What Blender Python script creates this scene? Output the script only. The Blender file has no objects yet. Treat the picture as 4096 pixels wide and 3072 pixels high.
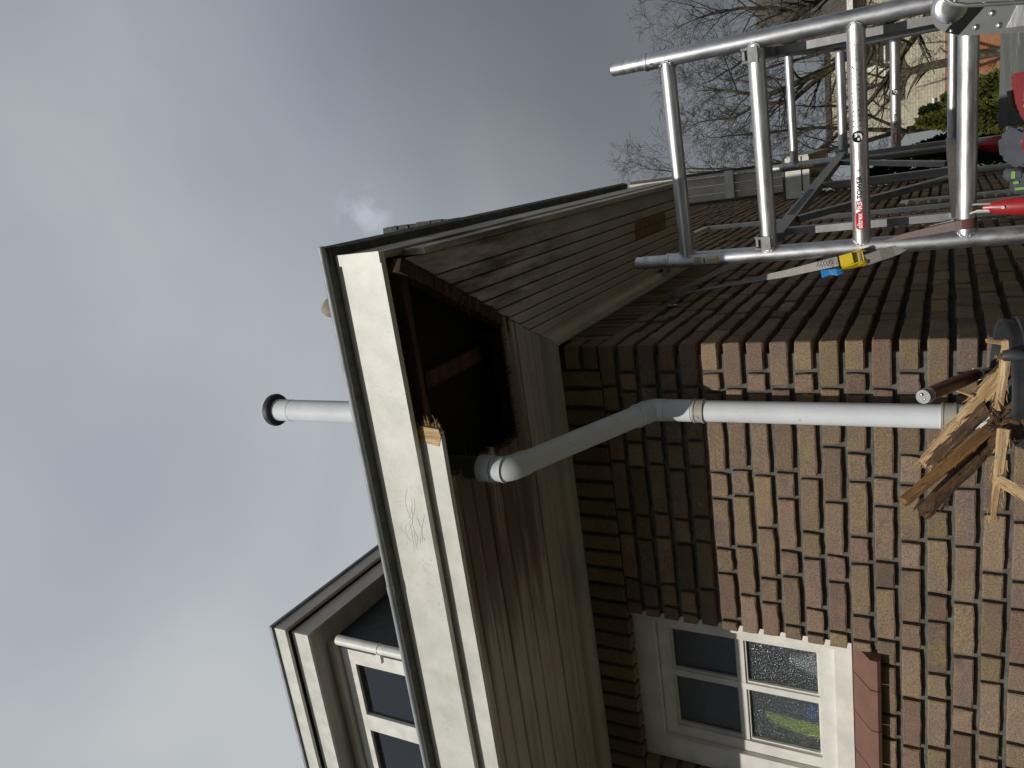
import bpy, bmesh, math, random
from mathutils import Vector, Matrix, noise as mnoise
R = math.radians
sc = bpy.context.scene
col = sc.collection

# ------------------------------------------------------------------ camera
CAM = Vector((0.6656, -2.6496, 0.0))
pitch, roll, yaw = R(29.62), R(0.377), R(-17.244)
F = Vector((math.sin(yaw)*math.cos(pitch), math.cos(yaw)*math.cos(pitch), math.sin(pitch)))
Rt = Vector((math.cos(yaw), -math.sin(yaw), 0)); U = Rt.cross(F)
R2 = math.cos(roll)*Rt + math.sin(roll)*U; U2 = -math.sin(roll)*Rt + math.cos(roll)*U
cd = bpy.data.cameras.new('camera'); cam = bpy.data.objects.new('camera', cd); col.objects.link(cam)
X, Y, Z = -U2, R2, -F                       # the phone was held on its side
cam.matrix_world = Matrix(((X.x, Y.x, Z.x, CAM.x), (X.y, Y.y, Z.y, CAM.y), (X.z, Y.z, Z.z, CAM.z), (0, 0, 0, 1)))
cd.sensor_width = 36; cd.lens = 3060/4096*36; cd.clip_start = 0.05; cd.clip_end = 2000
sc.camera = cam

# ------------------------------------------------------------------ sky and sun
SUN = Vector((-0.06, -1.0, 0.672)).normalized()
w = bpy.data.worlds.new('World'); sc.world = w; w.use_nodes = True
nt = w.node_tree; N = nt.nodes; Lk = nt.links
bg = N['Background']
sky = N.new('ShaderNodeTexSky'); sky.sky_type = 'NISHITA'; sky.sun_disc = False
sky.sun_elevation = math.asin(SUN.z); sky.sun_rotation = math.atan2(SUN.x, SUN.y)
tc = N.new('ShaderNodeTexCoord')
PUFF = Vector((-0.015, 0.770, 0.638)).normalized()
mp = N.new('ShaderNodeMapping'); mp.inputs['Scale'].default_value = (1.0, 1.0, 1.7); mp.inputs['Location'].default_value = (0.35, 0.2, 0.75)
Lk.new(tc.outputs['Generated'], mp.inputs['Vector'])
n1 = N.new('ShaderNodeTexNoise'); n1.inputs['Scale'].default_value = 1.7; n1.inputs['Detail'].default_value = 5; n1.inputs['Roughness'].default_value = 0.45; n1.inputs['Distortion'].default_value = 0.25
Lk.new(mp.outputs[0], n1.inputs['Vector'])
rp = N.new('ShaderNodeValToRGB')
e = rp.color_ramp.elements
e[0].position = 0.30; e[0].color = (0.310, 0.336, 0.378, 1)
e[1].position = 0.72; e[1].color = (0.465, 0.487, 0.50, 1)
e2 = e.new(0.5); e2.color = (0.365, 0.392, 0.425, 1)
Lk.new(n1.outputs['Fac'], rp.inputs['Fac'])
# a heavier bank of cloud low in the north-east
dt = N.new('ShaderNodeVectorMath'); dt.operation = 'DOT_PRODUCT'; dt.inputs[1].default_value = Vector((0.30, 0.93, 0.16)).normalized()
Lk.new(tc.outputs['Generated'], dt.inputs[0])
mr = N.new('ShaderNodeMapRange'); mr.inputs['From Min'].default_value = 0.80; mr.inputs['From Max'].default_value = 0.99; mr.inputs['To Min'].default_value = 1.0; mr.inputs['To Max'].default_value = 0.40; mr.interpolation_type = 'SMOOTHSTEP'
Lk.new(dt.outputs['Value'], mr.inputs['Value'])
ml = N.new('ShaderNodeMix'); ml.data_type = 'RGBA'; ml.blend_type = 'MULTIPLY'; ml.inputs['Factor'].default_value = 1.0
Lk.new(rp.outputs['Color'], ml.inputs['A']); Lk.new(mr.outputs['Result'], ml.inputs['B'])
up = N.new('ShaderNodeVectorMath'); up.operation = 'SCALE'; up.inputs['Scale'].default_value = 10.0
d2_ = N.new('ShaderNodeVectorMath'); d2_.operation = 'DOT_PRODUCT'; d2_.inputs[1].default_value = (-0.55, 0.25, 0.80); Lk.new(tc.outputs['Generated'], d2_.inputs[0])
m2_ = N.new('ShaderNodeMapRange'); m2_.inputs['From Min'].default_value = 0.55; m2_.inputs['From Max'].default_value = 0.98; m2_.inputs['To Min'].default_value = 0.97; m2_.inputs['To Max'].default_value = 1.16; m2_.interpolation_type = 'SMOOTHSTEP'; Lk.new(d2_.outputs['Value'], m2_.inputs['Value'])
x2_ = N.new('ShaderNodeVectorMath'); x2_.operation = 'SCALE'; Lk.new(ml.outputs['Result'], x2_.inputs[0]); Lk.new(m2_.outputs['Result'], x2_.inputs['Scale'])
d3_ = N.new('ShaderNodeVectorMath'); d3_.operation = 'DOT_PRODUCT'; d3_.inputs[1].default_value = PUFF; Lk.new(tc.outputs['Generated'], d3_.inputs[0])
m3_ = N.new('ShaderNodeMapRange'); m3_.inputs['From Min'].default_value = 0.9991; m3_.inputs['From Max'].default_value = 1.0; m3_.inputs['To Max'].default_value = 0.7; m3_.interpolation_type = 'SMOOTHSTEP'; Lk.new(d3_.outputs['Value'], m3_.inputs['Value'])
n3_ = N.new('ShaderNodeTexNoise'); n3_.inputs['Scale'].default_value = 30; n3_.inputs['Detail'].default_value = 6; Lk.new(tc.outputs['Generated'], n3_.inputs['Vector'])
m4_ = N.new('ShaderNodeMapRange'); m4_.inputs['From Min'].default_value = 0.42; m4_.inputs['From Max'].default_value = 0.62; Lk.new(n3_.outputs['Fac'], m4_.inputs['Value'])
p3_ = N.new('ShaderNodeMath'); p3_.operation = 'MULTIPLY'; Lk.new(m3_.outputs[0], p3_.inputs[0]); Lk.new(m4_.outputs[0], p3_.inputs[1])
f3_ = N.new('ShaderNodeMix'); f3_.data_type = 'RGBA'; Lk.new(p3_.outputs[0], f3_.inputs['Factor']); Lk.new(x2_.outputs['Vector'], f3_.inputs['A']); f3_.inputs['B'].default_value = (0.55, 0.58, 0.64, 1)
Lk.new(f3_.outputs['Result'], up.inputs[0])
mx = N.new('ShaderNodeMix'); mx.data_type = 'RGBA'; mx.inputs['Factor'].default_value = 0.94
Lk.new(sky.outputs['Color'], mx.inputs['A']); Lk.new(up.outputs['Vector'], mx.inputs['B'])
Lk.new(mx.outputs['Result'], bg.inputs['Color']); bg.inputs['Strength'].default_value = 0.10
sd = bpy.data.lights.new('sun', 'SUN'); sd.energy = 2.75; sd.angle = R(0.5); sd.color = (1.0, 0.955, 0.87)
so = bpy.data.objects.new('sun', sd); col.objects.link(so)
so.rotation_euler = SUN.to_track_quat('Z', 'Y').to_euler()
vs = sc.view_settings; vs.view_transform = 'Standard'; vs.look = 'None'; vs.exposure = 0; vs.gamma = 1; vs.use_curve_mapping = False
sc.render.engine = 'CYCLES'; sc.cycles.max_bounces = 8

# ------------------------------------------------------------------ helpers
def V(*a): return Vector(a if len(a) > 1 else a[0])
def shade(ob, ang=None):
    for p in ob.data.polygons: p.use_smooth = True
    if ang is not None:
        ob.data.set_sharp_from_angle(angle=R(ang))
def mk(name, bm, mat, parent=None, smooth=None, recalc=True):
    if recalc: bmesh.ops.recalc_face_normals(bm, faces=bm.faces)
    me = bpy.data.meshes.new(name); bm.to_mesh(me); bm.free()
    if mat: me.materials.append(mat)
    o = bpy.data.objects.new(name, me); col.objects.link(o)
    if smooth: shade(o, smooth)
    if parent: put(o, parent)
    return o
ROOTLOC = {}
def put(o, parent):
    o.parent = parent
    if parent.name in ROOTLOC: o.matrix_parent_inverse = Matrix.Translation(-ROOTLOC[parent.name])
def thing(name, label, cat, loc=(0, 0, 0), group=None):
    o = bpy.data.objects.new(name, None); col.objects.link(o); o.location = loc; o.empty_display_size = 0.1
    ROOTLOC[o.name] = Vector(loc)
    o['label'] = label; o['category'] = cat
    if group: o['group'] = group
    return o
def tag(o, label, cat, group=None):
    o['label'] = label; o['category'] = cat
    if group: o['group'] = group
    return o
def B(): return bmesh.new()
def box(bm, x0, x1, y0, y1, z0, z1, M=None, bev=0):
    vs_ = [bm.verts.new((x, y, z)) for x in (x0, x1) for y in (y0, y1) for z in (z0, z1)]
    fs = [bm.faces.new([vs_[i] for i in q]) for q in ((0, 1, 3, 2), (4, 6, 7, 5), (0, 4, 5, 1), (2, 3, 7, 6), (0, 2, 6, 4), (1, 5, 7, 3))]
    if bev:
        bmesh.ops.recalc_face_normals(bm, faces=fs)
        r_ = bmesh.ops.bevel(bm, geom=list({ed for f in fs for ed in f.edges}), offset=bev, segments=1, affect='EDGES')
        if M is not None:
            for v in {v for f in r_['faces'] for v in f.verts} | {v for v in vs_ if v.is_valid}: v.co = M @ v.co
    elif M is not None:
        for v in vs_: v.co = M @ v.co
    return bm
def prism(bm, pts, a, b, ax='z'):
    """polygon pts in the two other axes, extruded along ax from a to b"""
    def mkv(p, t):
        return {'z': (p[0], p[1], t), 'y': (p[0], t, p[1]), 'x': (t, p[0], p[1])}[ax]
    A_ = [bm.verts.new(mkv(p, a)) for p in pts]; B_ = [bm.verts.new(mkv(p, b)) for p in pts]
    n = len(pts)
    bm.faces.new(A_); bm.faces.new(B_[::-1])
    for i in range(n): bm.faces.new((A_[i], A_[(i+1) % n], B_[(i+1) % n], B_[i]))
    return bm
def frame_of(d):
    d = d.normalized(); a = Vector((0, 0, 1)) if abs(d.z) < 0.9 else Vector((1, 0, 0))
    u = d.cross(a).normalized(); return u, u.cross(d).normalized()
def tube(bm, pts, rad, n=16, cap=True, closed=False):
    pts = [Vector(p) for p in pts]; m = len(pts)
    rad = list(rad) if hasattr(rad, '__len__') else [rad]*m
    rings = []; u = None
    for i in range(m):
        if i == 0: d = pts[1]-pts[0]
        elif i == m-1: d = pts[-1]-pts[-2]
        else: d = (pts[i+1]-pts[i]).normalized()+(pts[i]-pts[i-1]).normalized()
        if d.length < 1e-9: d = pts[min(i+1, m-1)]-pts[max(i-1, 0)]
        d.normalize()
        if u is None: u, v = frame_of(d)
        else:
            u = (u-d*u.dot(d)); u.normalize(); v = u.cross(d).normalized()
        rings.append([bm.verts.new(pts[i]+(u*math.cos(2*math.pi*k/n)+v*math.sin(2*math.pi*k/n))*rad[i]) for k in range(n)])
    for a, b in zip(rings, rings[1:]):
        for k in range(n): bm.faces.new((a[k], a[(k+1) % n], b[(k+1) % n], b[k]))
    if cap:
        bm.faces.new(rings[0]); bm.faces.new(rings[-1][::-1])
    return bm
def ribbon_bar(bm, a, b, wv, tv):
    """rectangular bar from a to b, half width vector wv, half thickness vector tv"""
    a = Vector(a); b = Vector(b); wv = Vector(wv); tv = Vector(tv)
    q = [(-1, -1), (1, -1), (1, 1), (-1, 1)]
    A_ = [bm.verts.new(a+wv*i+tv*j) for i, j in q]; B_ = [bm.verts.new(b+wv*i+tv*j) for i, j in q]
    bm.faces.new(A_); bm.faces.new(B_[::-1])
    for i in range(4): bm.faces.new((A_[i], A_[(i+1) % 4], B_[(i+1) % 4], B_[i]))
    return bm
def bar(bm, a, b, w_, t_, up=(0, 0, 1)):
    d = (Vector(b)-Vector(a)).normalized(); s = d.cross(Vector(up)).normalized(); n = s.cross(d)
    return ribbon_bar(bm, a, b, n*w_/2, s*t_/2)
def strip(bm, pts, wv, th):
    """flat band through pts, wv half-width vector (or list), th thickness"""
    pts = [Vector(p) for p in pts]; m = len(pts); rows = []
    for i, p in enumerate(pts):
        wvi = Vector(wv[i]) if isinstance(wv, list) else Vector(wv)
        d = (pts[min(i+1, m-1)]-pts[max(i-1, 0)]).normalized(); nn = d.cross(wvi).normalized()*th/2
        rows.append([bm.verts.new(q) for q in (p+wvi+nn, p-wvi+nn, p-wvi-nn, p+wvi-nn)])
    for a, b in zip(rows, rows[1:]):
        for k in range(4): bm.faces.new((a[k], a[(k+1) % 4], b[(k+1) % 4], b[k]))
    bm.faces.new(rows[0]); bm.faces.new(rows[-1][::-1])
    return bm
def lathe(bm, prof, n=32, M=None):
    rings = []
    for r_, z in prof: rings.append([bm.verts.new((r_*math.cos(2*math.pi*k/n), r_*math.sin(2*math.pi*k/n), z)) for k in range(n)])
    for a, b in zip(rings, rings[1:]):
        for k in range(n): bm.faces.new((a[k], a[(k+1) % n], b[(k+1) % n], b[k]))
    if M is not None:
        for rr in rings:
            for v in rr: v.co = M @ v.co
    return bm
def axis_m(loc, d):
    return Matrix.Translation(Vector(loc)) @ Vector(d).to_track_quat('Z', 'Y').to_matrix().to_4x4()

# ------------------------------------------------------------------ materials
def mat(name, c1, c2=None, scale=12, rough=0.6, rough2=None, metal=0.0, bump=0.0, bscale=150, stretch=(1, 1, 1), spots=None, spot_scale=60, spot_fac=(0.62, 0.70), spec=0.5, lo=0.35, hi=0.65, wave=None, bdist=0.002, obj=False, detail=6):
    m = bpy.data.materials.new(name); m.use_nodes = True; t = m.node_tree; n = t.nodes; L = t.links
    p = n['Principled BSDF']; p.inputs['Roughness'].default_value = rough; p.inputs['Metallic'].default_value = metal
    p.inputs['Specular IOR Level'].default_value = spec
    if obj:
        tcn = n.new('ShaderNodeTexCoord'); src = tcn.outputs['Object']
    else:
        g = n.new('ShaderNodeNewGeometry'); src = g.outputs['Position']
    mp = n.new('ShaderNodeMapping'); mp.inputs['Scale'].default_value = stretch; L.new(src, mp.inputs['Vector'])
    vec = mp.outputs[0]
    def nz(s, d=detail, ro=0.6):
        q = n.new('ShaderNodeTexNoise'); q.inputs['Scale'].default_value = s; q.inputs['Detail'].default_value = d; q.inputs['Roughness'].default_value = ro; L.new(vec, q.inputs['Vector']); return q
    colr = None
    if c2 is not None:
        q = nz(scale); r_ = n.new('ShaderNodeValToRGB'); r_.color_ramp.elements[0].position = lo; r_.color_ramp.elements[1].position = hi
        r_.color_ramp.elements[0].color = (*c1, 1); r_.color_ramp.elements[1].color = (*c2, 1); L.new(q.outputs['Fac'], r_.inputs['Fac']); colr = r_.outputs['Color']
        if rough2 is not None:
            q2 = nz(scale*2.3); mr = n.new('ShaderNodeMapRange'); mr.inputs['From Min'].default_value = 0.3; mr.inputs['From Max'].default_value = 0.7
            mr.inputs['To Min'].default_value = rough; mr.inputs['To Max'].default_value = rough2; L.new(q2.outputs['Fac'], mr.inputs['Value']); L.new(mr.outputs[0], p.inputs['Roughness'])
    else:
        p.inputs['Base Color'].default_value = (*c1, 1)
    if spots is not None:
        q = nz(spot_scale, 4, 0.7); mr = n.new('ShaderNodeMapRange'); mr.inputs['From Min'].default_value = spot_fac[0]; mr.inputs['From Max'].default_value = spot_fac[1]
        L.new(q.outputs['Fac'], mr.inputs['Value']); mxx = n.new('ShaderNodeMix'); mxx.data_type = 'RGBA'
        L.new(mr.outputs[0], mxx.inputs['Factor'])
        if colr is not None: L.new(colr, mxx.inputs['A'])
        else: mxx.inputs['A'].default_value = (*c1, 1)
        mxx.inputs['B'].default_value = (*spots, 1); colr = mxx.outputs['Result']
    if colr is not None: L.new(colr, p.inputs['Base Color'])
    if bump:
        q = nz(bscale, 5, 0.65); b = n.new('ShaderNodeBump'); b.inputs['Strength'].default_value = bump; b.inputs['Distance'].default_value = bdist
        L.new(q.outputs['Fac'], b.inputs['Height']); L.new(b.outputs[0], p.inputs['Normal'])
    return m

def brick_mat():
    m = bpy.data.materials.new('brick'); m.use_nodes = True; t = m.node_tree; n = t.nodes; L = t.links; p = n['Principled BSDF']
    p.inputs['Roughness'].default_value = 0.92; p.inputs['Specular IOR Level'].default_value = 0.15
    oi = n.new('ShaderNodeObjectInfo'); at = n.new('ShaderNodeAttribute'); at.attribute_name = 'bcol'
    ad = n.new('ShaderNodeMath'); ad.operation = 'ADD'; L.new(oi.outputs['Random'], ad.inputs[0]); L.new(at.outputs['Fac'], ad.inputs[1])
    fr = n.new('ShaderNodeMath'); fr.operation = 'FRACT'; L.new(ad.outputs[0], fr.inputs[0])
    g = n.new('ShaderNodeNewGeometry')
    n0 = n.new('ShaderNodeTexNoise'); n0.inputs['Scale'].default_value = 11; n0.inputs['Detail'].default_value = 4; L.new(g.outputs['Position'], n0.inputs['Vector'])
    mm = n.new('ShaderNodeMath'); mm.operation = 'MULTIPLY_ADD'; mm.inputs[1].default_value = 0.75; L.new(n0.outputs['Fac'], mm.inputs[0]); L.new(fr.outputs[0], mm.inputs[2])
    sb = n.new('ShaderNodeMath'); sb.operation = 'SUBTRACT'; sb.inputs[1].default_value = 0.375; L.new(mm.outputs[0], sb.inputs[0])
    r_ = n.new('ShaderNodeValToRGB'); L.new(sb.outputs[0], r_.inputs['Fac']); el = r_.color_ramp.elements
    cols = [(0.0, (0.190, 0.140, 0.115)), (0.14, (0.248, 0.163, 0.120)), (0.30, (0.232, 0.165, 0.122)), (0.5, (0.268, 0.196, 0.126)), (0.66, (0.240, 0.172, 0.132)), (0.82, (0.275, 0.206, 0.118)), (1.0, (0.212, 0.152, 0.128))]
    el[0].color = (*cols[0][1], 1); el[1].position = 1.0; el[1].color = (*cols[-1][1], 1)
    for ps, c in cols[1:-1]: x = el.new(ps); x.color = (*c, 1)
    sp = n.new('ShaderNodeTexNoise'); sp.inputs['Scale'].default_value = 170; sp.inputs['Detail'].default_value = 3; sp.inputs['Roughness'].default_value = 0.8; L.new(g.outputs['Position'], sp.inputs['Vector'])
    mr = n.new('ShaderNodeMapRange'); mr.inputs['From Min'].default_value = 0.3; mr.inputs['From Max'].default_value = 0.72; mr.inputs['To Min'].default_value = 0.5; mr.inputs['To Max'].default_value = 1.5; L.new(sp.outputs['Fac'], mr.inputs['Value'])
    ml = n.new('ShaderNodeMix'); ml.data_type = 'RGBA'; ml.blend_type = 'MULTIPLY'; ml.inputs['Factor'].default_value = 1; L.new(r_.outputs['Color'], ml.inputs['A']); L.new(mr.outputs[0], ml.inputs['B'])
    wn = n.new('ShaderNodeTexWhiteNoise'); wn.noise_dimensions = '1D'; L.new(fr.outputs[0], wn.inputs['W'])
    mv = n.new('ShaderNodeMapRange'); mv.inputs['To Min'].default_value = 0.70; mv.inputs['To Max'].default_value = 1.08; L.new(wn.outputs['Value'], mv.inputs['Value'])
    m9 = n.new('ShaderNodeMix'); m9.data_type = 'RGBA'; m9.blend_type = 'MULTIPLY'; m9.inputs['Factor'].default_value = 1; L.new(ml.outputs['Result'], m9.inputs['A']); L.new(mv.outputs[0], m9.inputs['B']); ml = m9
    # dark burnt blotches and pale lime traces
    bl = n.new('ShaderNodeTexNoise'); bl.inputs['Scale'].default_value = 38; bl.inputs['Detail'].default_value = 5; L.new(g.outputs['Position'], bl.inputs['Vector'])
    m1 = n.new('ShaderNodeMapRange'); m1.inputs['From Min'].default_value = 0.60; m1.inputs['From Max'].default_value = 0.75; m1.inputs['To Max'].default_value = 0.5; L.new(bl.outputs['Fac'], m1.inputs['Value'])
    x1 = n.new('ShaderNodeMix'); x1.data_type = 'RGBA'; L.new(m1.outputs[0], x1.inputs['Factor']); L.new(ml.outputs['Result'], x1.inputs['A']); x1.inputs['B'].default_value = (0.12, 0.09, 0.07, 1)
    m2 = n.new('ShaderNodeMapRange'); m2.inputs['From Min'].default_value = 0.36; m2.inputs['From Max'].default_value = 0.26; m2.inputs['To Max'].default_value = 0.35; L.new(bl.outputs['Fac'], m2.inputs['Value'])
    x2 = n.new('ShaderNodeMix'); x2.data_type = 'RGBA'; L.new(m2.outputs[0], x2.inputs['Factor']); L.new(x1.outputs['Result'], x2.inputs['A']); x2.inputs['B'].default_value = (0.40, 0.33, 0.235, 1)
    L.new(x2.outputs['Result'], p.inputs['Base Color'])
    b1 = n.new('ShaderNodeBump'); b1.inputs['Strength'].default_value = 0.55; b1.inputs['Distance'].default_value = 0.0028; L.new(sp.outputs['Fac'], b1.inputs['Height'])
    b2 = n.new('ShaderNodeBump'); b2.inputs['Strength'].default_value = 0.5; b2.inputs['Distance'].default_value = 0.004; L.new(bl.outputs['Fac'], b2.inputs['Height']); L.new(b1.outputs[0], b2.inputs['Normal'])
    L.new(b2.outputs[0], p.inputs['Normal'])
    return m

def paint_mat(name, c, dirt, dirt_fac=0.5, stretch=(1, 1, 1), crack=True, rough=0.45, grime=None):
    """weathered paint: mottled, with fine blisters, hair cracks and dirt"""
    m = mat(name, c, tuple(a*0.80 for a in c), scale=9, rough=rough, bump=0.3, bscale=28, stretch=stretch, spots=dirt, spot_scale=70, spot_fac=(0.66, 0.80), bdist=0.003)
    t = m.node_tree; n = t.nodes; L = t.links; p = n['Principled BSDF']
    prev = p.inputs['Base Color'].links[0].from_socket
    g = n.new('ShaderNodeNewGeometry')
    if crack:
        nn = n.new('ShaderNodeTexNoise'); nn.inputs['Scale'].default_value = 7; nn.inputs['Detail'].default_value = 4; L.new(g.outputs['Position'], nn.inputs['Vector'])
        va = n.new('ShaderNodeMix'); va.data_type = 'RGBA'; va.blend_type = 'ADD'; va.inputs['Factor'].default_value = 0.35; L.new(g.outputs['Position'], va.inputs['A']); L.new(nn.outputs['Color'], va.inputs['B'])
        vo = n.new('ShaderNodeTexVoronoi'); vo.feature = 'DISTANCE_TO_EDGE'; vo.inputs['Scale'].default_value = 7; L.new(va.outputs['Result'], vo.inputs['Vector'])
        a = n.new('ShaderNodeMapRange'); a.inputs['From Min'].default_value = 0.0; a.inputs['From Max'].default_value = 0.006; a.inputs['To Min'].default_value = 1; a.inputs['To Max'].default_value = 0; L.new(vo.outputs['Distance'], a.inputs['Value'])
        n3 = n.new('ShaderNodeTexNoise'); n3.inputs['Scale'].default_value = 6; L.new(g.outputs['Position'], n3.inputs['Vector'])
        a2 = n.new('ShaderNodeMapRange'); a2.inputs['From Min'].default_value = 0.55; a2.inputs['From Max'].default_value = 0.65; L.new(n3.outputs['Fac'], a2.inputs['Value'])
        mu = n.new('ShaderNodeMath'); mu.operation = 'MULTIPLY'; L.new(a.outputs[0], mu.inputs[0]); L.new(a2.outputs[0], mu.inputs[1])
        mu2 = n.new('ShaderNodeMath'); mu2.operation = 'MULTIPLY'; mu2.inputs[1].default_value = 0.55; L.new(mu.outputs[0], mu2.inputs[0])
        xx = n.new('ShaderNodeMix'); xx.data_type = 'RGBA'; L.new(mu2.outputs[0], xx.inputs['Factor']); L.new(prev, xx.inputs['A']); xx.inputs['B'].default_value = (0.16, 0.13, 0.10, 1); prev = xx.outputs['Result']
    if grime:
        mpn = n.new('ShaderNodeMapping'); mpn.inputs['Scale'].default_value = grime[1]; L.new(g.outputs['Position'], mpn.inputs['Vector'])
        q = n.new('ShaderNodeTexNoise'); q.inputs['Scale'].default_value = grime[2]; q.inputs['Detail'].default_value = 8; q.inputs['Roughness'].default_value = 0.7; L.new(mpn.outputs[0], q.inputs['Vector'])
        a = n.new('ShaderNodeMapRange'); a.inputs['From Min'].default_value = grime[3]; a.inputs['From Max'].default_value = grime[4]; a.inputs['To Max'].default_value = grime[5]; L.new(q.outputs['Fac'], a.inputs['Value'])
        fac = a.outputs[0]
        if len(grime) > 6:              # rain stains concentrated where the gutter leaked
            sp = n.new('ShaderNodeSeparateXYZ'); L.new(g.outputs['Position'], sp.inputs[0])
            tot = None
            for ax, p0, p1 in grime[6]:
                q2 = n.new('ShaderNodeMapRange'); q2.interpolation_type = 'SMOOTHSTEP'; q2.inputs['From Min'].default_value = p0; q2.inputs['From Max'].default_value = p1; L.new(sp.outputs[ax], q2.inputs['Value'])
                if tot is None: tot = q2.outputs[0]
                else:
                    mm = n.new('ShaderNodeMath'); mm.operation = 'MULTIPLY'; L.new(tot, mm.inputs[0]); L.new(q2.outputs[0], mm.inputs[1]); tot = mm.outputs[0]
            q3 = n.new('ShaderNodeMath'); q3.operation = 'MULTIPLY_ADD'; q3.inputs[1].default_value = 0.55; L.new(tot, q3.inputs[0]); q3.inputs[2].default_value = grime[7]
            # wider threshold inside the zone
            ad = n.new('ShaderNodeMath'); ad.operation = 'MULTIPLY_ADD'; ad.inputs[1].default_value = 0.22; L.new(tot, ad.inputs[0]); L.new(q.outputs['Fac'], ad.inputs[2]); L.new(ad.outputs[0], a.inputs['Value'])
            mm = n.new('ShaderNodeMath'); mm.operation = 'MULTIPLY'; mm.use_clamp = True; L.new(fac, mm.inputs[0]); L.new(q3.outputs[0], mm.inputs[1]); fac = mm.outputs[0]
        xx = n.new('ShaderNodeMix'); xx.data_type = 'RGBA'; L.new(fac, xx.inputs['Factor']); L.new(prev, xx.inputs['A']); xx.inputs['B'].default_value = (*grime[0], 1); prev = xx.outputs['Result']
    L.new(prev, p.inputs['Base Color'])
    return m

MB = brick_mat()
MMORT = mat('mortar', (0.165, 0.160, 0.142), (0.095, 0.092, 0.084), scale=30, rough=0.95, bump=0.8, bscale=260, spots=(0.27, 0.26, 0.225), spot_scale=120, spec=0.1, bdist=0.003)
MWHITE = paint_mat('white_paint', (0.72, 0.71, 0.655), (0.50, 0.48, 0.41), grime=((0.42, 0.38, 0.30), (1, 1, 1), 11, 0.52, 0.78, 0.45))
MFRAME = paint_mat('frame_paint', (0.82, 0.80, 0.745), (0.55, 0.52, 0.46), crack=False)
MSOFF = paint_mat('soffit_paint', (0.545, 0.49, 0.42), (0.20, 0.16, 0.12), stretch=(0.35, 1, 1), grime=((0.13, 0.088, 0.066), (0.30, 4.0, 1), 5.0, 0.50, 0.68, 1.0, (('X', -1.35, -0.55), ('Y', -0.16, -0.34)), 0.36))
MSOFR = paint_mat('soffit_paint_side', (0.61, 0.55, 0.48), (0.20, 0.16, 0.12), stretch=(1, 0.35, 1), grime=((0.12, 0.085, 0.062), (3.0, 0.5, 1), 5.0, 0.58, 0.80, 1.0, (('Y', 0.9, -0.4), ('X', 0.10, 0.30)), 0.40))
MPRIM = mat('bare_primer', (0.23, 0.125, 0.05), (0.33, 0.20, 0.09), scale=20, rough=0.8)
MSTAIN = mat('rot_stain', (0.10, 0.065, 0.05), (0.21, 0.15, 0.12), scale=9, rough=0.85, stretch=(0.25, 2, 1), bump=0.5, bscale=40)
MZINC = mat('zinc', (0.34, 0.365, 0.385), (0.23, 0.245, 0.26), scale=8, rough=0.55, rough2=0.7, metal=0.45, bump=0.1, bscale=60)
MLEAD = mat('lead_dark', (0.055, 0.055, 0.052), (0.12, 0.118, 0.11), scale=18, rough=0.75, bump=0.3, bscale=70)
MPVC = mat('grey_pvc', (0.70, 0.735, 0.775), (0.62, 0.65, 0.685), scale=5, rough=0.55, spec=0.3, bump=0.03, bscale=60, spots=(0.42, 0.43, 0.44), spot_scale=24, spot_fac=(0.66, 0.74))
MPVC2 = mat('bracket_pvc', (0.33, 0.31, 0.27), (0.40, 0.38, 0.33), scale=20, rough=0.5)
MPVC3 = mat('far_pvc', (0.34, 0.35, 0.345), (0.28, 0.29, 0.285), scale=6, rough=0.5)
MALU = mat('aluminium', (0.66, 0.67, 0.69), (0.47, 0.48, 0.50), scale=16, rough=0.36, rough2=0.55, metal=1.0, bump=0.22, bscale=55, stretch=(1, 1, 0.45), spots=(0.85, 0.85, 0.86), spot_scale=75, spot_fac=(0.68, 0.72))
MALUR = mat('aluminium_rung', (0.68, 0.69, 0.70), (0.45, 0.455, 0.47), scale=22, rough=0.38, rough2=0.58, metal=1.0, bump=0.25, bscale=60, stretch=(0.25, 1, 1.6), spots=(0.28, 0.28, 0.28), spot_scale=60, spot_fac=(0.70, 0.78))
MALUD = mat('aluminium_dull', (0.40, 0.405, 0.41), (0.30, 0.30, 0.305), scale=15, rough=0.45, metal=0.9, bump=0.15, bscale=80)
MWELD = mat('weld', (0.75, 0.75, 0.76), (0.35, 0.35, 0.36), scale=90, rough=0.3, metal=1.0, bump=1.0, bscale=180, bdist=0.004)
MCAST = mat('cast_metal', (0.20, 0.205, 0.205), (0.30, 0.30, 0.295), scale=30, rough=0.6, metal=0.7, bump=0.2, bscale=120)
MPLATE = mat('ladder_plate', (0.60, 0.61, 0.61), (0.50, 0.51, 0.51), scale=14, rough=0.33, metal=0.95, bump=0.05, bscale=120)
MCHROME = mat('polished_cap', (0.80, 0.80, 0.79), rough=0.25, metal=1.0)
MBLACK = mat('black_print', (0.012, 0.012, 0.012), rough=0.85, spec=0.15)
MGREYP = mat('grey_print', (0.20, 0.20, 0.20), rough=0.85, spec=0.15)
MREDP = mat('red_print', (0.55, 0.018, 0.022), rough=0.85, spec=0.15)
MWHTP = mat('white_print', (0.85, 0.85, 0.85), rough=0.85, spec=0.15)
MCREAMP = mat('sticker_cream', (0.72, 0.67, 0.55), rough=0.5)
MORNP = mat('sticker_orange', (0.75, 0.42, 0.06), rough=0.5)
MPINKP = mat('sticker_faded', (0.45, 0.32, 0.26), (0.52, 0.44, 0.36), scale=90, rough=0.6)
MWEB = mat('grey_webbing', (0.40, 0.375, 0.35), (0.27, 0.25, 0.235), scale=260, rough=0.9, bump=0.8, bscale=500, stretch=(0.4, 0.4, 1))
MWEBR = mat('maroon_webbing', (0.16, 0.055, 0.055), (0.11, 0.04, 0.04), scale=240, rough=0.9, bump=0.8, bscale=450)
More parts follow.
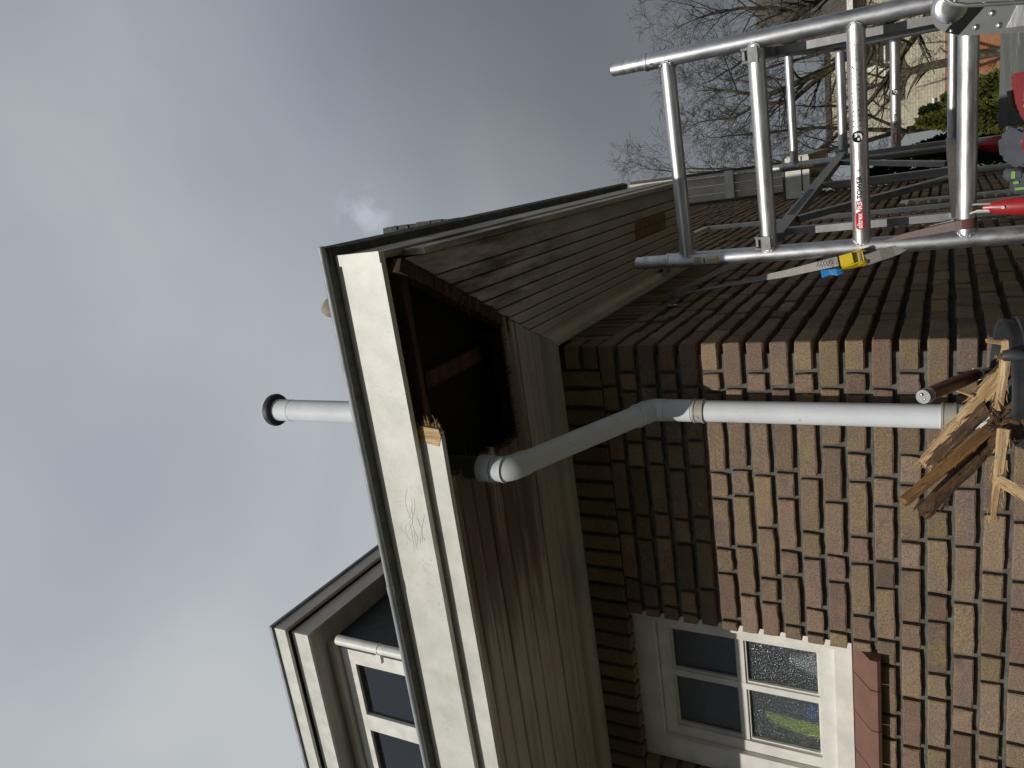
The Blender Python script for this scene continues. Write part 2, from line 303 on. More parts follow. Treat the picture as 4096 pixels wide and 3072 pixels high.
MYEL = mat('yellow_enamel', (0.70, 0.52, 0.02), (0.62, 0.44, 0.02), scale=30, rough=0.35)
MBLUE = mat('blue_tag', (0.01, 0.20, 0.55), rough=0.55)
MSTEEL = mat('steel', (0.55, 0.55, 0.55), rough=0.25, metal=1.0)
MWOODP = mat('fresh_split_wood', (0.60, 0.42, 0.22), (0.30, 0.17, 0.07), scale=70, rough=0.8, bump=0.9, bscale=170, stretch=(1.0, 1.0, 0.07), spots=(0.70, 0.55, 0.34), spot_scale=90, spot_fac=(0.52, 0.66), obj=True, bdist=.003)
MWOODB = mat('old_brown_wood', (0.33, 0.17, 0.06), (0.10, 0.055, 0.028), scale=65, rough=0.85, bump=1.0, bscale=150, stretch=(1.0, 1.0, 0.08), spots=(0.50, 0.31, 0.13), spot_scale=80, spot_fac=(0.56, 0.70), obj=True, bdist=.004)
MROT = mat('rotten_wood', (0.045, 0.03, 0.02), (0.15, 0.085, 0.042), scale=60, rough=0.95, bump=1.0, bscale=110, bdist=0.006, stretch=(1, 1, .3), spots=(0.26, 0.16, 0.075), spot_scale=90, spot_fac=(0.6, 0.72), obj=True)
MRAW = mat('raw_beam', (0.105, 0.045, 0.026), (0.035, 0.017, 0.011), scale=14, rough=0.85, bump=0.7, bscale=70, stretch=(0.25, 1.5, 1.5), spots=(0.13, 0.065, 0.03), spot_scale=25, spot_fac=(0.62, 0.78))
MINSIDE = mat('dark_void', (0.016, 0.012, 0.010), (0.008, 0.006, 0.005), scale=6, rough=0.95)  # blackened so the shade inside the hollow sits in the colour itself
MRUB = mat('black_rubber', (0.028, 0.030, 0.034), (0.045, 0.048, 0.054), scale=25, rough=0.55, bump=0.1, bscale=150)
MLEATH = mat('leather_rings', (0.115, 0.038, 0.018), (0.075, 0.026, 0.013), scale=40, rough=0.4, bump=0.15, bscale=160)
MTRED = mat('tool_red', (0.26, 0.026, 0.028), (0.21, 0.020, 0.022), scale=20, rough=0.48, bump=0.1, bscale=300)
MTGREY = mat('tool_grey', (0.075, 0.085, 0.10), (0.055, 0.062, 0.075), scale=20, rough=0.6, bump=0.1, bscale=300)
MTGRN = mat('tool_green', (0.22, 0.42, 0.10), rough=0.5)
MREDB = mat('red_enamel', (0.36, 0.012, 0.016), (0.31, 0.010, 0.013), scale=20, rough=0.32)
MTILE = mat('clay_sill', (0.165, 0.082, 0.062), (0.21, 0.10, 0.072), scale=14, rough=0.7, bump=0.15, bscale=200)
MROOF = mat('roof_tile', (0.045, 0.043, 0.042), (0.075, 0.07, 0.066), scale=12, rough=0.8, bump=0.3, bscale=60, spots=(0.17, 0.15, 0.075), spot_scale=30, spot_fac=(0.56, 0.68))
MSLATE = mat('slate_cheek', (0.03, 0.03, 0.034), (0.05, 0.05, 0.055), scale=10, rough=0.7)
MBARK = mat('bark', (0.085, 0.072, 0.048), (0.040, 0.033, 0.025), scale=14, rough=0.95, bump=0.6, bscale=50, spots=(0.19, 0.175, 0.065), spot_scale=9, spot_fac=(0.52, 0.66))
MTWIG = mat('twig', (0.055, 0.044, 0.029), (0.030, 0.024, 0.018), scale=5, rough=0.9)
MLEAF = mat('conifer', (0.075, 0.090, 0.018), (0.125, 0.135, 0.030), scale=5, rough=0.85, spec=0.2)
MLEAF2 = mat('hedge_leaf', (0.018, 0.030, 0.010), (0.035, 0.055, 0.018), scale=5, rough=0.85, spec=0.2)
MGRND = mat('earth', (0.07, 0.075, 0.035), (0.10, 0.085, 0.06), scale=1.2, rough=0.95)
MDECK = mat('weathered_board', (0.105, 0.11, 0.115), (0.165, 0.17, 0.172), scale=14, rough=0.85, bump=0.5, bscale=50, stretch=(0.18, 1, 2.5), spots=(0.40, 0.40, 0.38), spot_scale=18, spot_fac=(0.60, 0.70))
MCURT = mat('curtain', (0.62, 0.60, 0.54), (0.5, 0.48, 0.43), scale=4, rough=0.9)
MLIME = mat('lime_towel', (0.62, 0.78, 0.05), (0.52, 0.70, 0.05), scale=10, rough=0.9)
MBLUT = mat('blue_towel', (0.05, 0.09, 0.42), rough=0.9)
MPALT = mat('pale_bottle', (0.55, 0.56, 0.57), rough=0.6)

def glass_mat(name, tint, fac, rough, bump, bscale, gl=(0.8, 0.85, 0.9), dust=0.0, ior=1.5):
    m = bpy.data.materials.new(name); m.use_nodes = True; t = m.node_tree; n = t.nodes; L = t.links
    n.remove(n['Principled BSDF']); out = n['Material Output']
    tr = n.new('ShaderNodeBsdfTransparent'); tr.inputs['Color'].default_value = (*tint, 1)
    rf = n.new('ShaderNodeBsdfRefraction'); rf.inputs['Color'].default_value = (*tint, 1); rf.inputs['Roughness'].default_value = rough; rf.inputs['IOR'].default_value = 1.15
    gs = n.new('ShaderNodeBsdfGlossy'); gs.inputs['Color'].default_value = (*gl, 1); gs.inputs['Roughness'].default_value = rough*0.5+0.02
    fr = n.new('ShaderNodeFresnel'); fr.inputs['IOR'].default_value = ior
    mx0 = n.new('ShaderNodeMixShader'); mx0.inputs['Fac'].default_value = fac; L.new(tr.outputs[0], mx0.inputs[1]); L.new(rf.outputs[0], mx0.inputs[2])
    mx1 = n.new('ShaderNodeMixShader'); L.new(fr.outputs[0], mx1.inputs['Fac']); L.new(mx0.outputs[0], mx1.inputs[1]); L.new(gs.outputs[0], mx1.inputs[2]); L.new(mx1.outputs[0], out.inputs['Surface'])
    if dust:
        df = n.new('ShaderNodeBsdfDiffuse'); df.inputs['Color'].default_value = (.6, .6, .58, 1); md = n.new('ShaderNodeMixShader'); md.inputs['Fac'].default_value = dust; L.new(mx1.outputs[0], md.inputs[1]); L.new(df.outputs[0], md.inputs[2]); L.new(md.outputs[0], out.inputs['Surface'])
    if bump:
        g = n.new('ShaderNodeNewGeometry'); q = n.new('ShaderNodeTexVoronoi'); q.inputs['Scale'].default_value = bscale; q.feature = 'SMOOTH_F1'; L.new(g.outputs['Position'], q.inputs['Vector'])
        b = n.new('ShaderNodeBump'); b.inputs['Strength'].default_value = bump; b.inputs['Distance'].default_value = 0.005; L.new(q.outputs['Distance'], b.inputs['Height'])
        for s in (rf, gs, fr): L.new(b.outputs[0], s.inputs['Normal'])
    return m
MFROST = glass_mat('obscured_glass', (0.86, 0.88, 0.88), 0.35, 0.35, 0.68, 170, dust=0.03)
MGLASS = glass_mat('clear_glass', (0.7, 0.72, 0.72), 0.0, 0.0, 0, 1, ior=2.0)

# ------------------------------------------------------------------ ground
bm = B(); s_ = 400
f_ = bm.faces.new([bm.verts.new(p) for p in ((-s_, -s_, -3.3), (s_, -s_, -3.3), (s_, s_, -3.3), (-s_, s_, -3.3))])
g_ = mk('ground', bm, MGRND); g_['kind'] = 'structure'

# ================================================================== THE BRICK HOUSE
house = thing('brick_house', 'brown brick house with white wooden eaves, box gutter and dormer', 'house', (0, 0, -3.3))
PITCH = 0.08; ZT0 = 0.8563              # top of the first course under the shadow line
JD = 0.022; JR = 0.046                               # joint recess
WX0, WX1, WZ0, WZ1 = -1.925, -1.175, 0.303, 1.178     # bathroom window opening
ROP = [(3.23, 3.78, -1.5, 0.72), (4.02, 4.62, -1.5, 1.98), (4.78, 5.30, -1.5, 0.35)]   # side windows (y0,y1,z0,z1)
# backing of the walls (mortar), with openings
bm = B(); XL = -3.4; T = 0.22
for (a, b, c, d) in ((XL, WX0-0.012, -3.3, 1.62), (WX1+0.012, -JR-0.001, -3.3, 1.62), (WX0-0.012, WX1+0.012, -3.3, WZ0-0.05), (WX0-0.012, WX1+0.012, WZ1+0.01, 1.62)):
    box(bm, a, b, JD, T, c, d)
wallL = mk('wall', bm, MMORT, house)
bm = B()
def rw(y0, y1, z0, z1): box(bm, -T, -JR, y0, y1, z0, z1)
rw(JD+0.004, 3.24, -3.3, 1.62); rw(3.77, 4.03, -3.3, 1.62); rw(4.61, 4.79, -3.3, 1.62); rw(5.29, 7.48, -3.3, 1.62)
for (y0, y1, z0, z1) in ROP:
    rw(y0+0.01, y1-0.01, -3.3, z0); 
    if z1 < 1.62: rw(y0+0.01, y1-0.01, z1+0.01, 1.62)
prism(bm, [(0.12, 1.622), (3.7, 4.70), (4.02, 4.95), (4.02, 1.622)], -T, -JR, 'x'); prism(bm, [(4.03, 1.99), (4.03, 4.9), (4.38, 3.62), (4.62, 3.60), (4.62, 1.99)], -T, -JR, 'x'); prism(bm, [(4.625, 1.622), (4.625, 3.6), (7.08, 3.38), (7.44, 1.9), (7.44, 1.622)], -T, -JR, 'x')
wallR = mk('wall', bm, MMORT, house)

# ---- brick meshes
rnd = random.Random(7)
def brick_mesh(Lw, Hh, seed, depth=0.075, jit=0.0020):
    r_ = random.Random(seed); bm = B()
    nx = 4 if Lw > 0.13 else 3; nz = 4 if Hh > 0.13 else 2
    o = []
    for i in range(nx): o.append((-0.5+i/nx, -0.5))
    for i in range(nz): o.append((0.5, -0.5+i/nz))
    for i in range(nx): o.append((0.5-i/nx, 0.5))
    for i in range(nz): o.append((-0.5, 0.5-i/nz))
    outer = []; inner = []; back = []
    for (a, b) in o:
        jx = r_.uniform(-jit, jit); jz = r_.uniform(-jit, jit); corner = abs(a) == 0.5 and abs(b) == 0.5
        x = a*Lw+jx; z = b*Hh+jz
        if corner: x -= math.copysign(r_.uniform(0.0, 0.0018), a); z -= math.copysign(r_.uniform(0.0, 0.0016), b)
        ins = r_.uniform(0.0025, 0.006)
        outer.append(bm.verts.new((x, r_.uniform(0.002, 0.0045), z)))
        inner.append(bm.verts.new((x-math.copysign(ins, a)*(abs(a) > .49 or .4), r_.uniform(-0.0012, 0.0012), z-math.copysign(ins, b)*(abs(b) > .49 or .4))))
        back.append(bm.verts.new((a*Lw, depth, b*Hh)))
    n = len(o)
    for i in range(n):
        j = (i+1) % n
        bm.faces.new((back[i], back[j], outer[j], outer[i])); bm.faces.new((outer[i], outer[j], inner[j], inner[i]))
    bm.faces.new(inner)
    bmesh.ops.triangulate(bm, faces=[f for f in bm.faces if len(f.verts) > 4])
    bmesh.ops.recalc_face_normals(bm, faces=bm.faces)
    me = bpy.data.meshes.new('brick'); bm.to_mesh(me); bm.free(); me.materials.append(MB); return me
def block_mesh(seed):
    """unit corner brick, all round edges"""
    r_ = random.Random(seed); bm = B(); bmesh.ops.create_cube(bm, size=1.0)
    for v in bm.verts: v.co = Vector((v.co.x*0.15, v.co.y*0.15, v.co.z*0.0585))
    bmesh.ops.bevel(bm, geom=list(bm.edges), offset=0.005, segments=1, affect='EDGES')
    bmesh.ops.subdivide_edges(bm, edges=[e for e in bm.edges if e.calc_length() > 0.1], cuts=1)
    for v in bm.verts: v.co += Vector((r_.uniform(-1, 1), r_.uniform(-1, 1), r_.uniform(-1, 1)))*0.0012
    bmesh.ops.recalc_face_normals(bm, faces=bm.faces)
    me = bpy.data.meshes.new('brick'); bm.to_mesh(me); bm.free(); me.materials.append(MB); return me
STR, HDR, SOL = 0.197, 0.092, 0.0605
VAR = {'s': [brick_mesh(STR, 0.0585, 100+i) for i in range(9)], 'h': [brick_mesh(HDR, 0.0585, 200+i) for i in range(7)], 'v': [brick_mesh(SOL, 0.20, 300+i) for i in range(6)], 'c': [block_mesh(400+i) for i in range(6)]}
specs = []          # (kind, matrix, area score)
FX = Vector((1, 0, 0)); 
def seen(p):
    d = p-CAM; z = d.dot(F)
    if z <= 0.1: return 0
    u = -d.dot(U2)/z*3060; v = d.dot(R2)/z*3060
    return z if abs(u) < 2150 and abs(v) < 1640 else 0
def add(kind, pos, side, sx=1.0, sz=1.0, size=(0.2, 0.064)):
    M_ = Matrix.Translation(pos) @ (Matrix.Identity(4) if side == 'L' else Matrix.Rotation(R(90), 4, 'Z'))
    if side == 'R' and kind != 'v': sz *= rnd.uniform(.90, .97)
    M_ = M_ @ Matrix.Rotation(rnd.uniform(-0.006, 0.006)*(1 if side == 'L' else 2.2), 4, 'Y') @ Matrix.Diagonal((sx, 1, sz, 1))
    d = seen(pos); sc_ = 0
    if d:
        nrm = Vector((0, -1, 0)) if side == 'L' else Vector((1, 0, 0))
        v = (CAM-pos); sc_ = size[0]*size[1]*max(0, nrm.dot(v.normalized()))/v.length_squared
        if kind == 'c': sc_ *= 1.6
    specs.append((kind, M_, sc_, side))
def run(u0, u1, r_):
    """brick lengths filling u0..u1 in a wild bond"""
    out = []; u = u0; last = 0
    while u1-u > 0.02:
        l = STR if (r_.random() < 0.58 or last == 1) and not (last == 2 and r_.random() < 0.6) else HDR
        last = 1 if l == HDR else (2 if last != 2 else 0)
        if u1-(u+l) < 0.045: l = u1-u
        out.append((u, l)); u += l+JW
    return out
KMIN, KMAX = -4, 16
rl = random.Random(21)
for k in range(KMIN, KMAX+1):
    zc = ZT0-PITCH*k-0.032
    odd = k % 2
    cl = 0.158 if not odd else 0.102         # corner brick on the front
    dep = 0.100 if not odd else 0.205        # its return on the side
    # corner block
    M_ = Matrix.Translation((-cl/2, dep/2, zc)) @ Matrix.Diagonal((cl/0.15, dep/0.15, 1, 1))
    specs.append(('c', M_, 1.0 if abs(k) < 15 else 0, 'L'))
    JW = 0.0135
    u = cl+JW
    if odd: segs = [(u, 0.062)]; u += 0.062+JW
    else: segs = []
    if zc > 0.22 and zc < WZ1: spans = [(u, -WX1+rl.uniform(-.004, .004)), (-WX0+rl.uniform(-.004, .004), 3.3)]
    else: spans = [(u, 3.3)]
    for a, b in spans: segs += run(a, b, rl)
    for a, l in segs:
        kd = 's' if l > 0.13 else 'h'; ref = STR if kd == 's' else HDR
        add(kd, Vector((-(a+l/2), rl.uniform(-0.0015, 0.002), zc+rl.uniform(-.001, .001))), 'L', l/ref, size=(l, 0.064))
    # side wall
    JW = 0.013
    u = dep+0.006
    zs = [(y0, y1) for (y0, y1, z0, z1) in ROP if z0 < zc < z1]
    spans = []; cur = u
    for (y0, y1) in zs: spans.append((cur, y0+rl.uniform(-.003, .003))); cur = y1+rl.uniform(-.003, .003)
    spans.append((cur, 7.46))
    for a, b in spans:
        for s0, l in run(a, b, rl):
            kd = 's' if l > 0.13 else 'h'; ref = STR if kd == 's' else HDR
            add(kd, Vector((rl.uniform(-0.007, 0.002), s0+l/2, zc+rl.uniform(-.002, .002))), 'R', l/ref, size=(l, 0.064))
# side wall above the eave returns (upper gable)
for k in range(-30, -4):
    zc = ZT0-PITCH*k-0.032
    if zc < 1.18: continue
    if zc > 3.3: break
    JW = 0.013
    y0 = 2.05 if zc < 1.7 else 2.0
    zs = [(a, b) for (a, b, z0, z1) in ROP if z0 < zc < z1]
    spans = []; cur = y0
    for (a, b) in zs: spans.append((cur, a)); cur = b
    yend = 7.46 if zc < 2.2 else (7.43 if zc < 2.9 else 7.3)
    spans.append((cur, yend))
    for a, b in spans:
        for s0, l in run(a, b, rl):
            kd = 's' if l > 0.13 else 'h'; ref = STR if kd == 's' else HDR
            add(kd, Vector((rl.uniform(-0.007, 0.002), s0+l/2, zc)), 'R', l/ref, size=(l, 0.064))
# soldier course under the eaves
SZ = WZ1+0.1
x = 0.105
while x < 3.3:
    add('v', Vector((-(x+0.032), rl.uniform(-.0015, .0015), SZ)), 'L', 1, size=(0.064, 0.16)); x += 0.0795
y = 0.105
while y < 2.0:
    add('v', Vector((rl.uniform(-.0015, .0015), y+0.032, SZ)), 'R', 1, size=(0.064, 0.16)); y += 0.075
for zc in (WZ1+0.034, WZ1+0.034+0.08):
    M_ = Matrix.Translation((-0.047, 0.05, zc)) @ Matrix.Diagonal((0.094/0.15, 0.1/0.15, 1, 1)); specs.append(('c', M_, 1, 'L'))
order = sorted(range(len(specs)), key=lambda i: -specs[i][2])
single = set(order[:300])
rest = {'L': B(), 'R': B()}; lay = {k: v.verts.layers.float.new('bcol') for k, v in rest.items()}
for i, (kd, M_, sc_, side) in enumerate(specs):
    me = VAR[kd][rnd.randrange(len(VAR[kd]))]
    if i in single:
        o = bpy.data.objects.new('brick', me); col.objects.link(o); o.matrix_local = M_; o.parent = wallL if side == 'L' else wallR
    else:
        b_ = rest[side]; c_ = rnd.random(); vsn = []
        for v in me.vertices:
            nv = b_.verts.new(M_ @ v.co); nv[lay[side]] = c_; vsn.append(nv)
        for p in me.polygons: b_.faces.new([vsn[q] for q in p.vertices])
for side, par in (('L', wallL), ('R', wallR)):
    o = mk('brickwork', rest[side], MB, par, recalc=False); o['kind'] = 'stuff'

# ------------------------------------------------------------------ bathroom window
bm = B(); y0, y1 = 0.052, 0.14
fx0, fx1, fz0, fz1 = -1.925, -1.135, 0.306, 1.215; ix0, ix1, iz0, iz1 = -1.812, -1.222, 0.368, 1.085
box(bm, fx0, ix0, y0, y1, fz0, fz1); box(bm, ix1, fx1, y0, y1, fz0, fz1); box(bm, ix0, ix1, y0, y1, iz1, fz1); box(bm, ix0, ix1, y0, y1, fz0, iz0)
win = mk('window', bm, MFRAME, house)
bm = B(); sy0, sy1 = 0.078, 0.13
gx0, gx1, gz0, gz1 = -1.760, -1.268, 0.430, 1.030
box(bm, ix0+.002, gx0, sy0, sy1, iz0+.002, iz1-.002); box(bm, gx1, ix1-.002, sy0, sy1, iz0+.002, iz1-.002); box(bm, gx0, gx1, sy0, sy1, gz1, iz1-.002); box(bm, gx0, gx1, sy0, sy1, iz0+.002, gz0)
mk('sash', bm, MFRAME, win)
cx, cz, mh = -1.492, 0.733, 0.014
bm = B(); box(bm, cx-mh, cx+mh, 0.084, 0.126, gz0, gz1); mk('muntin', bm, MFRAME, win)
bm = B(); box(bm, gx0, cx-mh, 0.086, 0.124, cz-mh, cz+mh); box(bm, cx+mh, gx1, 0.086, 0.124, cz-mh, cz+mh); mk('muntin', bm, MFRAME, win)
for (a, b) in ((gx0, cx-mh), (cx+mh, gx1)):
    for (c, d) in ((gz0, cz-mh), (cz+mh, gz1)):
        bm = B(); box(bm, a, b, 0.108, 0.112, c, d); mk('pane', bm, MFROST, win)
        bm = B()                                   # putty bead round the pane
        for q in ((a, a+.008, c, d), (b-.008, b, c, d), (a+.008, b-.008, c, c+.008), (a+.008, b-.008, d-.008, d)): box(bm, q[0], q[1], 0.094, 0.1075, q[2], q[3])
        mk('glazing_bead', bm, MFRAME, win)
# sill tiles
x = -1.172; i = 0
for wdt in (0.128, 0.175, 0.178, 0.176, 0.178):
    bm = B()
    prism(bm, [(0.085, 0.312), (0.050, 0.302), (-0.034, 0.244), (-0.046, 0.236), (-0.050, 0.212), (-0.040, 0.202), (0.085, 0.202)], x-wdt+0.002, x-0.002, 'x')
    mk('sill_tile', bm, MTILE, house, 30); x -= wdt
# dark bathroom behind
bm = B(); box(bm, -2.1, -1.0, 0.9, 0.93, 0.0, 1.4); box(bm, -2.12, -2.09, 0.222, 0.9, 0.0, 1.4); box(bm, -1.0, -0.97, 0.222, 0.9, 0.0, 1.4); box(bm, -2.1, -1.0, 0.222, 0.9, -0.02, 0.0); box(bm, -2.1, -1.0, 0.222, 0.9, 1.4, 1.42)
mk('room_lining', bm, mat('bathroom_tiles', (0.10, 0.105, 0.11), (0.14, 0.145, 0.15), scale=6, rough=0.4), house)
bm = B(); tube(bm, [(-1.66, 0.15, 0.665), (-1.685, 0.155, 0.60), (-1.695, 0.16, 0.53), (-1.70, 0.16, 0.415)], [0.012, 0.026, 0.036, 0.040], 10)
for v in bm.verts: v.co.y = 0.155+(v.co.y-0.155)*0.4
tag(mk('folded_towel', bm, MLIME, None, 60), 'lime green towel blurred behind the frosted lower left pane', 'towel')
bm = B(); box(bm, -1.66, -1.585, 0.16, 0.19, 0.40, 0.50, bev=.008)
tag(mk('blue_cloth', bm, MBLUT), 'dark blue cloth behind the frosted lower left pane', 'cloth')
bm = B(); lathe(bm, [(0.0, 0.40), (0.05, 0.40), (0.055, 0.42), (0.055, 0.47), (0.03, 0.53), (0.02, 0.56), (0.0, 0.56)], 16, Matrix.Translation((-1.40, 0.20, 0)))
tag(mk('soap_bottle', bm, MPALT, None, 40), 'pale bottle blurred behind the frosted lower right pane', 'bottle')
bm = B(); box(bm, -1.98, -1.15, 0.142, 0.30, 0.355, 0.395); mk('inner_sill', bm, MSLATE, house)

# side windows
for (y0, y1, z0, z1) in ROP:
    bm = B(); a = 0.045
    box(bm, -0.12, -0.024, y0+.015, y0+a, z0, z1+.02); box(bm, -0.12, -0.024, y1-a-.02, y1-.012, z0, z1+.02); box(bm, -0.12, -0.024, y0+a, y1-a, z1-a, z1+.02)
    wn = mk('window', bm, MFRAME, house)
    bm = B(); box(bm, -0.10, -0.06, y0+a, y1-a, z0, z1-a); mk('pane', bm, MSLATE, wn)
# lintel soldiers are part of the brickwork; far wall end board
# ------------------------------------------------------------------ eaves
OX, OY = 0.513, -0.8735                    # outer faces of the fascia
FB, FT = 1.437, 1.612                     # fascia bottom / top
SX, SY, SB = 0.486, -0.8415, 1.357         # inner strip
ZS = 1.389                                # soffit underside
YE = 1.98                                 # end of the side return
BX = -0.055                               # where the strip is broken off
def wob(bm, amp, seed=0, fr=3.0):
    for v in bm.verts:
        n_ = mnoise.noise_vector(v.co*fr+Vector((seed, 0, 0))); v.co += n_*amp
    return bm
bm = B()
n_ = 24
for i in range(n_):
    a = XL+(OX-XL)*i/n_; b = XL+(OX-XL)*(i+1)/n_
    box(bm, a, b, OY, OY+0.022, FB, FT)
bmesh.ops.remove_doubles(bm, verts=bm.verts, dist=1e-5)
fas = mk('fascia', wob(bm, 0.0014), MWHITE, house)
rs = random.Random(14); bm = B()                 # hurried smears of filler on the fascia
for i in range(13):
    x0 = -0.36+rs.uniform(-.07, .07); z0 = 1.50+rs.uniform(-.035, .045); a0 = rs.uniform(-.5, .2); l = rs.uniform(.05, .13); cv = rs.uniform(-.02, .035)
    pts = []
    for k in range(9):
        f = k/8-.5; pts.append((x0+math.cos(a0)*f*l, OY+.0004, z0+math.sin(a0)*f*l+cv*(1-4*f*f)))
    tube(bm, pts, [.0002]+[.0011]*7+[.0002], 6)
for i in range(26):
    x0 = rs.choice((rs.uniform(-.9, .4), rs.uniform(-.75, -.45))); z0 = rs.uniform(1.45, 1.595); r0 = rs.uniform(.002, .006)
    pts = [(x0+r0*math.cos(t), OY+.0002, z0+r0*1.4*math.sin(t)) for t in [k*.62+rs.uniform(-.1, .1) for k in range(rs.randint(4, 9))]]
    tube(bm, pts, .0009, 5)
mk('filler_smear', bm, MWHITE, fas, 70)
# lifted cap board covering the corner end grain
bm = B(); box(bm, OX-0.030, OX+0.004, OY-0.006, OY-0.0005, FB-0.002, FT-0.012); mk('corner_strip', wob(bm, 0.0015, 4), MWHITE, fas)
bm = B()
for i in range(10):
    a = OY+0.023+(YE+0.02-OY-0.023)*i/10; b = OY+0.023+(YE+0.02-OY-0.023)*(i+1)/10
    box(bm, OX-0.022, OX, a, b, FB, FT)
fasR = mk('fascia', wob(bm, 0.0014, 3), MSOFR, house)
# underside lip of the fascia and the groove behind
bm = B(); box(bm, XL, OX-0.023, OY+0.023, SY+0.021, FB+0.03, FB+0.05); mk('fascia_lip', bm, MSOFF, fas)
bm = B(); box(bm, SX+0.022, OX-0.023, SY+0.05, YE, FB+0.03, FB+0.05); mk('fascia_lip', bm, MSOFR, fasR)
# inner strip (front): broken at BX
bm = B()
n_ = 16
for i in range(n_):
    a = XL+(BX-XL)*i/n_; b = XL+(BX-XL)*(i+1)/n_
    box(bm, a, b, SY, SY+0.02, SB, FB+0.028)
bmesh.ops.remove_doubles(bm, verts=bm.verts, dist=1e-5)
st = mk('inner_strip', wob(bm, 0.0012, 9), MWHITE, house)
# splintered broken end of that strip
rs = random.Random(5); bm = B()
for i in range(26):
    z = SB+0.004+(FB+0.02-SB)*(i/25); y_ = SY+0.003+rs.uniform(0, 0.015)
    l = rs.uniform(0.012, 0.055)*(1.4-abs(i-12)/14)
    if rs.random() < 0.2: l *= 1.7
    tube(bm, [(BX-0.012, y_, z), (BX+l*0.6, y_+rs.uniform(-.002, .002), z+rs.uniform(-.002, .003)), (BX+l, y_+rs.uniform(-.004, .004), z+rs.uniform(-.003, .005))], [0.0035, 0.0028, 0.0003], 4, cap=False)
mk('splintered_end', bm, MWOODP, st)
bm = B(); prism(bm, [(BX-0.045, SB+0.012), (BX-0.012, SB-0.001), (BX+0.012, SB+0.004), (BX+0.02, FB-0.01), (BX-0.002, FB+0.02), (BX-0.03, FB+0.015)], SY-0.0015, SY+0.018, 'y')
mk('bare_wood_patch', bm, MWOODP, st)
# inner strip (side)
bm = B(); 
for i in range(8):
    a = SY+0.079+(YE-SY-0.079)*i/8; b = SY+0.079+(YE-SY-0.079)*(i+1)/8
    box(bm, SX, SX+0.02, a, b, SB, FB+0.028)
stR = mk('inner_strip', wob(bm, 0.0015, 2), MSOFR, house)
# soffit boards, front. Mitre from the wall corner out to the fascia corner
M0, M1 = Vector((0.060, -0.053)), Vector((SX, SY+0.002))
def mit_x(y): t = (y-M0.y)/(M1.y-M0.y); return M0.x+(M1.x-M0.x)*t
def mit_y(x): t = (x-M0.x)/(M1.x-M0.x); return M0.y+(M1.y-M0.y)*t
HX, HY0 = -0.262, -0.318                  # hole: left end, inner (wall) side
ys = [-0.055, -0.112, -0.160, -0.228, -0.318, -0.405, -0.492, -0.585, -0.668, -0.746, SY+0.02]
rj = random.Random(12)
for i in range(len(ys)-1):
    a, b = ys[i], ys[i+1]
    dz = rj.uniform(-0.0015, 0.0015)+(0.006 if i == 3 else 0)
    bm = B(); g = 0.0032
    if a <= HY0+1e-6:
        # cut short by the hole, ragged end
        xe = HX+(0.0 if i < 6 else 0.03)
        pts = [(XL, b+g), (xe+rj.uniform(-.012, .012), b+g)]
        for q in range(1, 6): pts.append((xe+rj.uniform(-.008, .008), b+g+(a-b-2*g)*q/6))
        pts += [(xe+rj.uniform(-.012, .012), a-g), (XL, a-g)]
    else:
        pts = [(XL, b+g), (mit_x(b)-0.002, b+g), (mit_x(a)-0.002, a-g), (XL, a-g)]
    prism(bm, pts, ZS+dz, ZS+0.018, 'z')
    bmesh.ops.bevel(bm, geom=[q for q in bm.edges if all(v.co.z < ZS+.01 for v in q.verts) and q.calc_length() > .5], offset=.004, segments=1, affect='EDGES')
    mk('soffit_board', bm, MSOFF, house)
# hanging strip of torn paint
bm = B(); strip(bm, [(-0.36, -0.575, ZS-.004), (-0.5, -0.578, ZS-.010), (-0.62, -0.58, ZS-.014), (-0.63, -0.56, ZS-.02), (-0.64, -0.535, ZS-.018)], (0, 0.004, 0.001), 0.001); mk('torn_strip', bm, MPRIM, house)
# soffit boards, side return
xs = [0.058, 0.098, 0.136, 0.178, 0.222, 0.268, 0.315, 0.362, 0.408, SX-0.002]
for i in range(len(xs)-1):
    a, b = xs[i], xs[i+1]; g = 0.0026; dz = rj.uniform(-.0012, .0012)
    pts = [(a+g, mit_y(a)+0.004), (b-g, mit_y(b)+0.004)]
    if b > 0.24: pts[1] = (b-g, mit_y(b)+0.012+rj.uniform(0, .008)); pts[0] = (a+g, mit_y(a)+0.012)
    # picture-frame corner: inner boards turn along the end
    ye = YE-0.05 if i >= 4 else YE-0.30+0.04*i*0
    ye = YE-0.06-max(0, (3-i))*0.075 if i < 4 else YE-0.06
    pts += [(b-g, ye), (a+g, ye)]
    bm = B(); prism(bm, pts, ZS+dz, ZS+0.018, 'z'); bmesh.ops.bevel(bm, geom=[q for q in bm.edges if all(v.co.z < ZS+.01 for v in q.verts) and q.calc_length() > .5], offset=.0035, segments=1, affect='EDGES'); sb = mk('soffit_board', bm, MSOFR, house)
    if i in (5, 6):
        bm = B(); box(bm, a+g+.001, b-g-.001, 1.12, 1.62, ZS+dz-0.002, ZS+dz-0.0004); mk('bare_repair_patch', bm, MPRIM, sb)
for j in range(4):                        # return boards across the end
    bm = B(); ya = YE-0.06-j*0.075; box(bm, 0.02, xs[3-j+1]-0.003 if j < 3 else xs[1]-.003, ya-0.071 if j else ya+.003, ya if j else YE-.002, ZS, ZS+0.016)
    mk('soffit_end_board', bm, MSOFR, house)
bm = B(); box(bm, 0.018, OX-0.026, YE, YE+0.016, ZS-0.028, FT-0.03); mk('return_end_board', bm, MRAW, house)
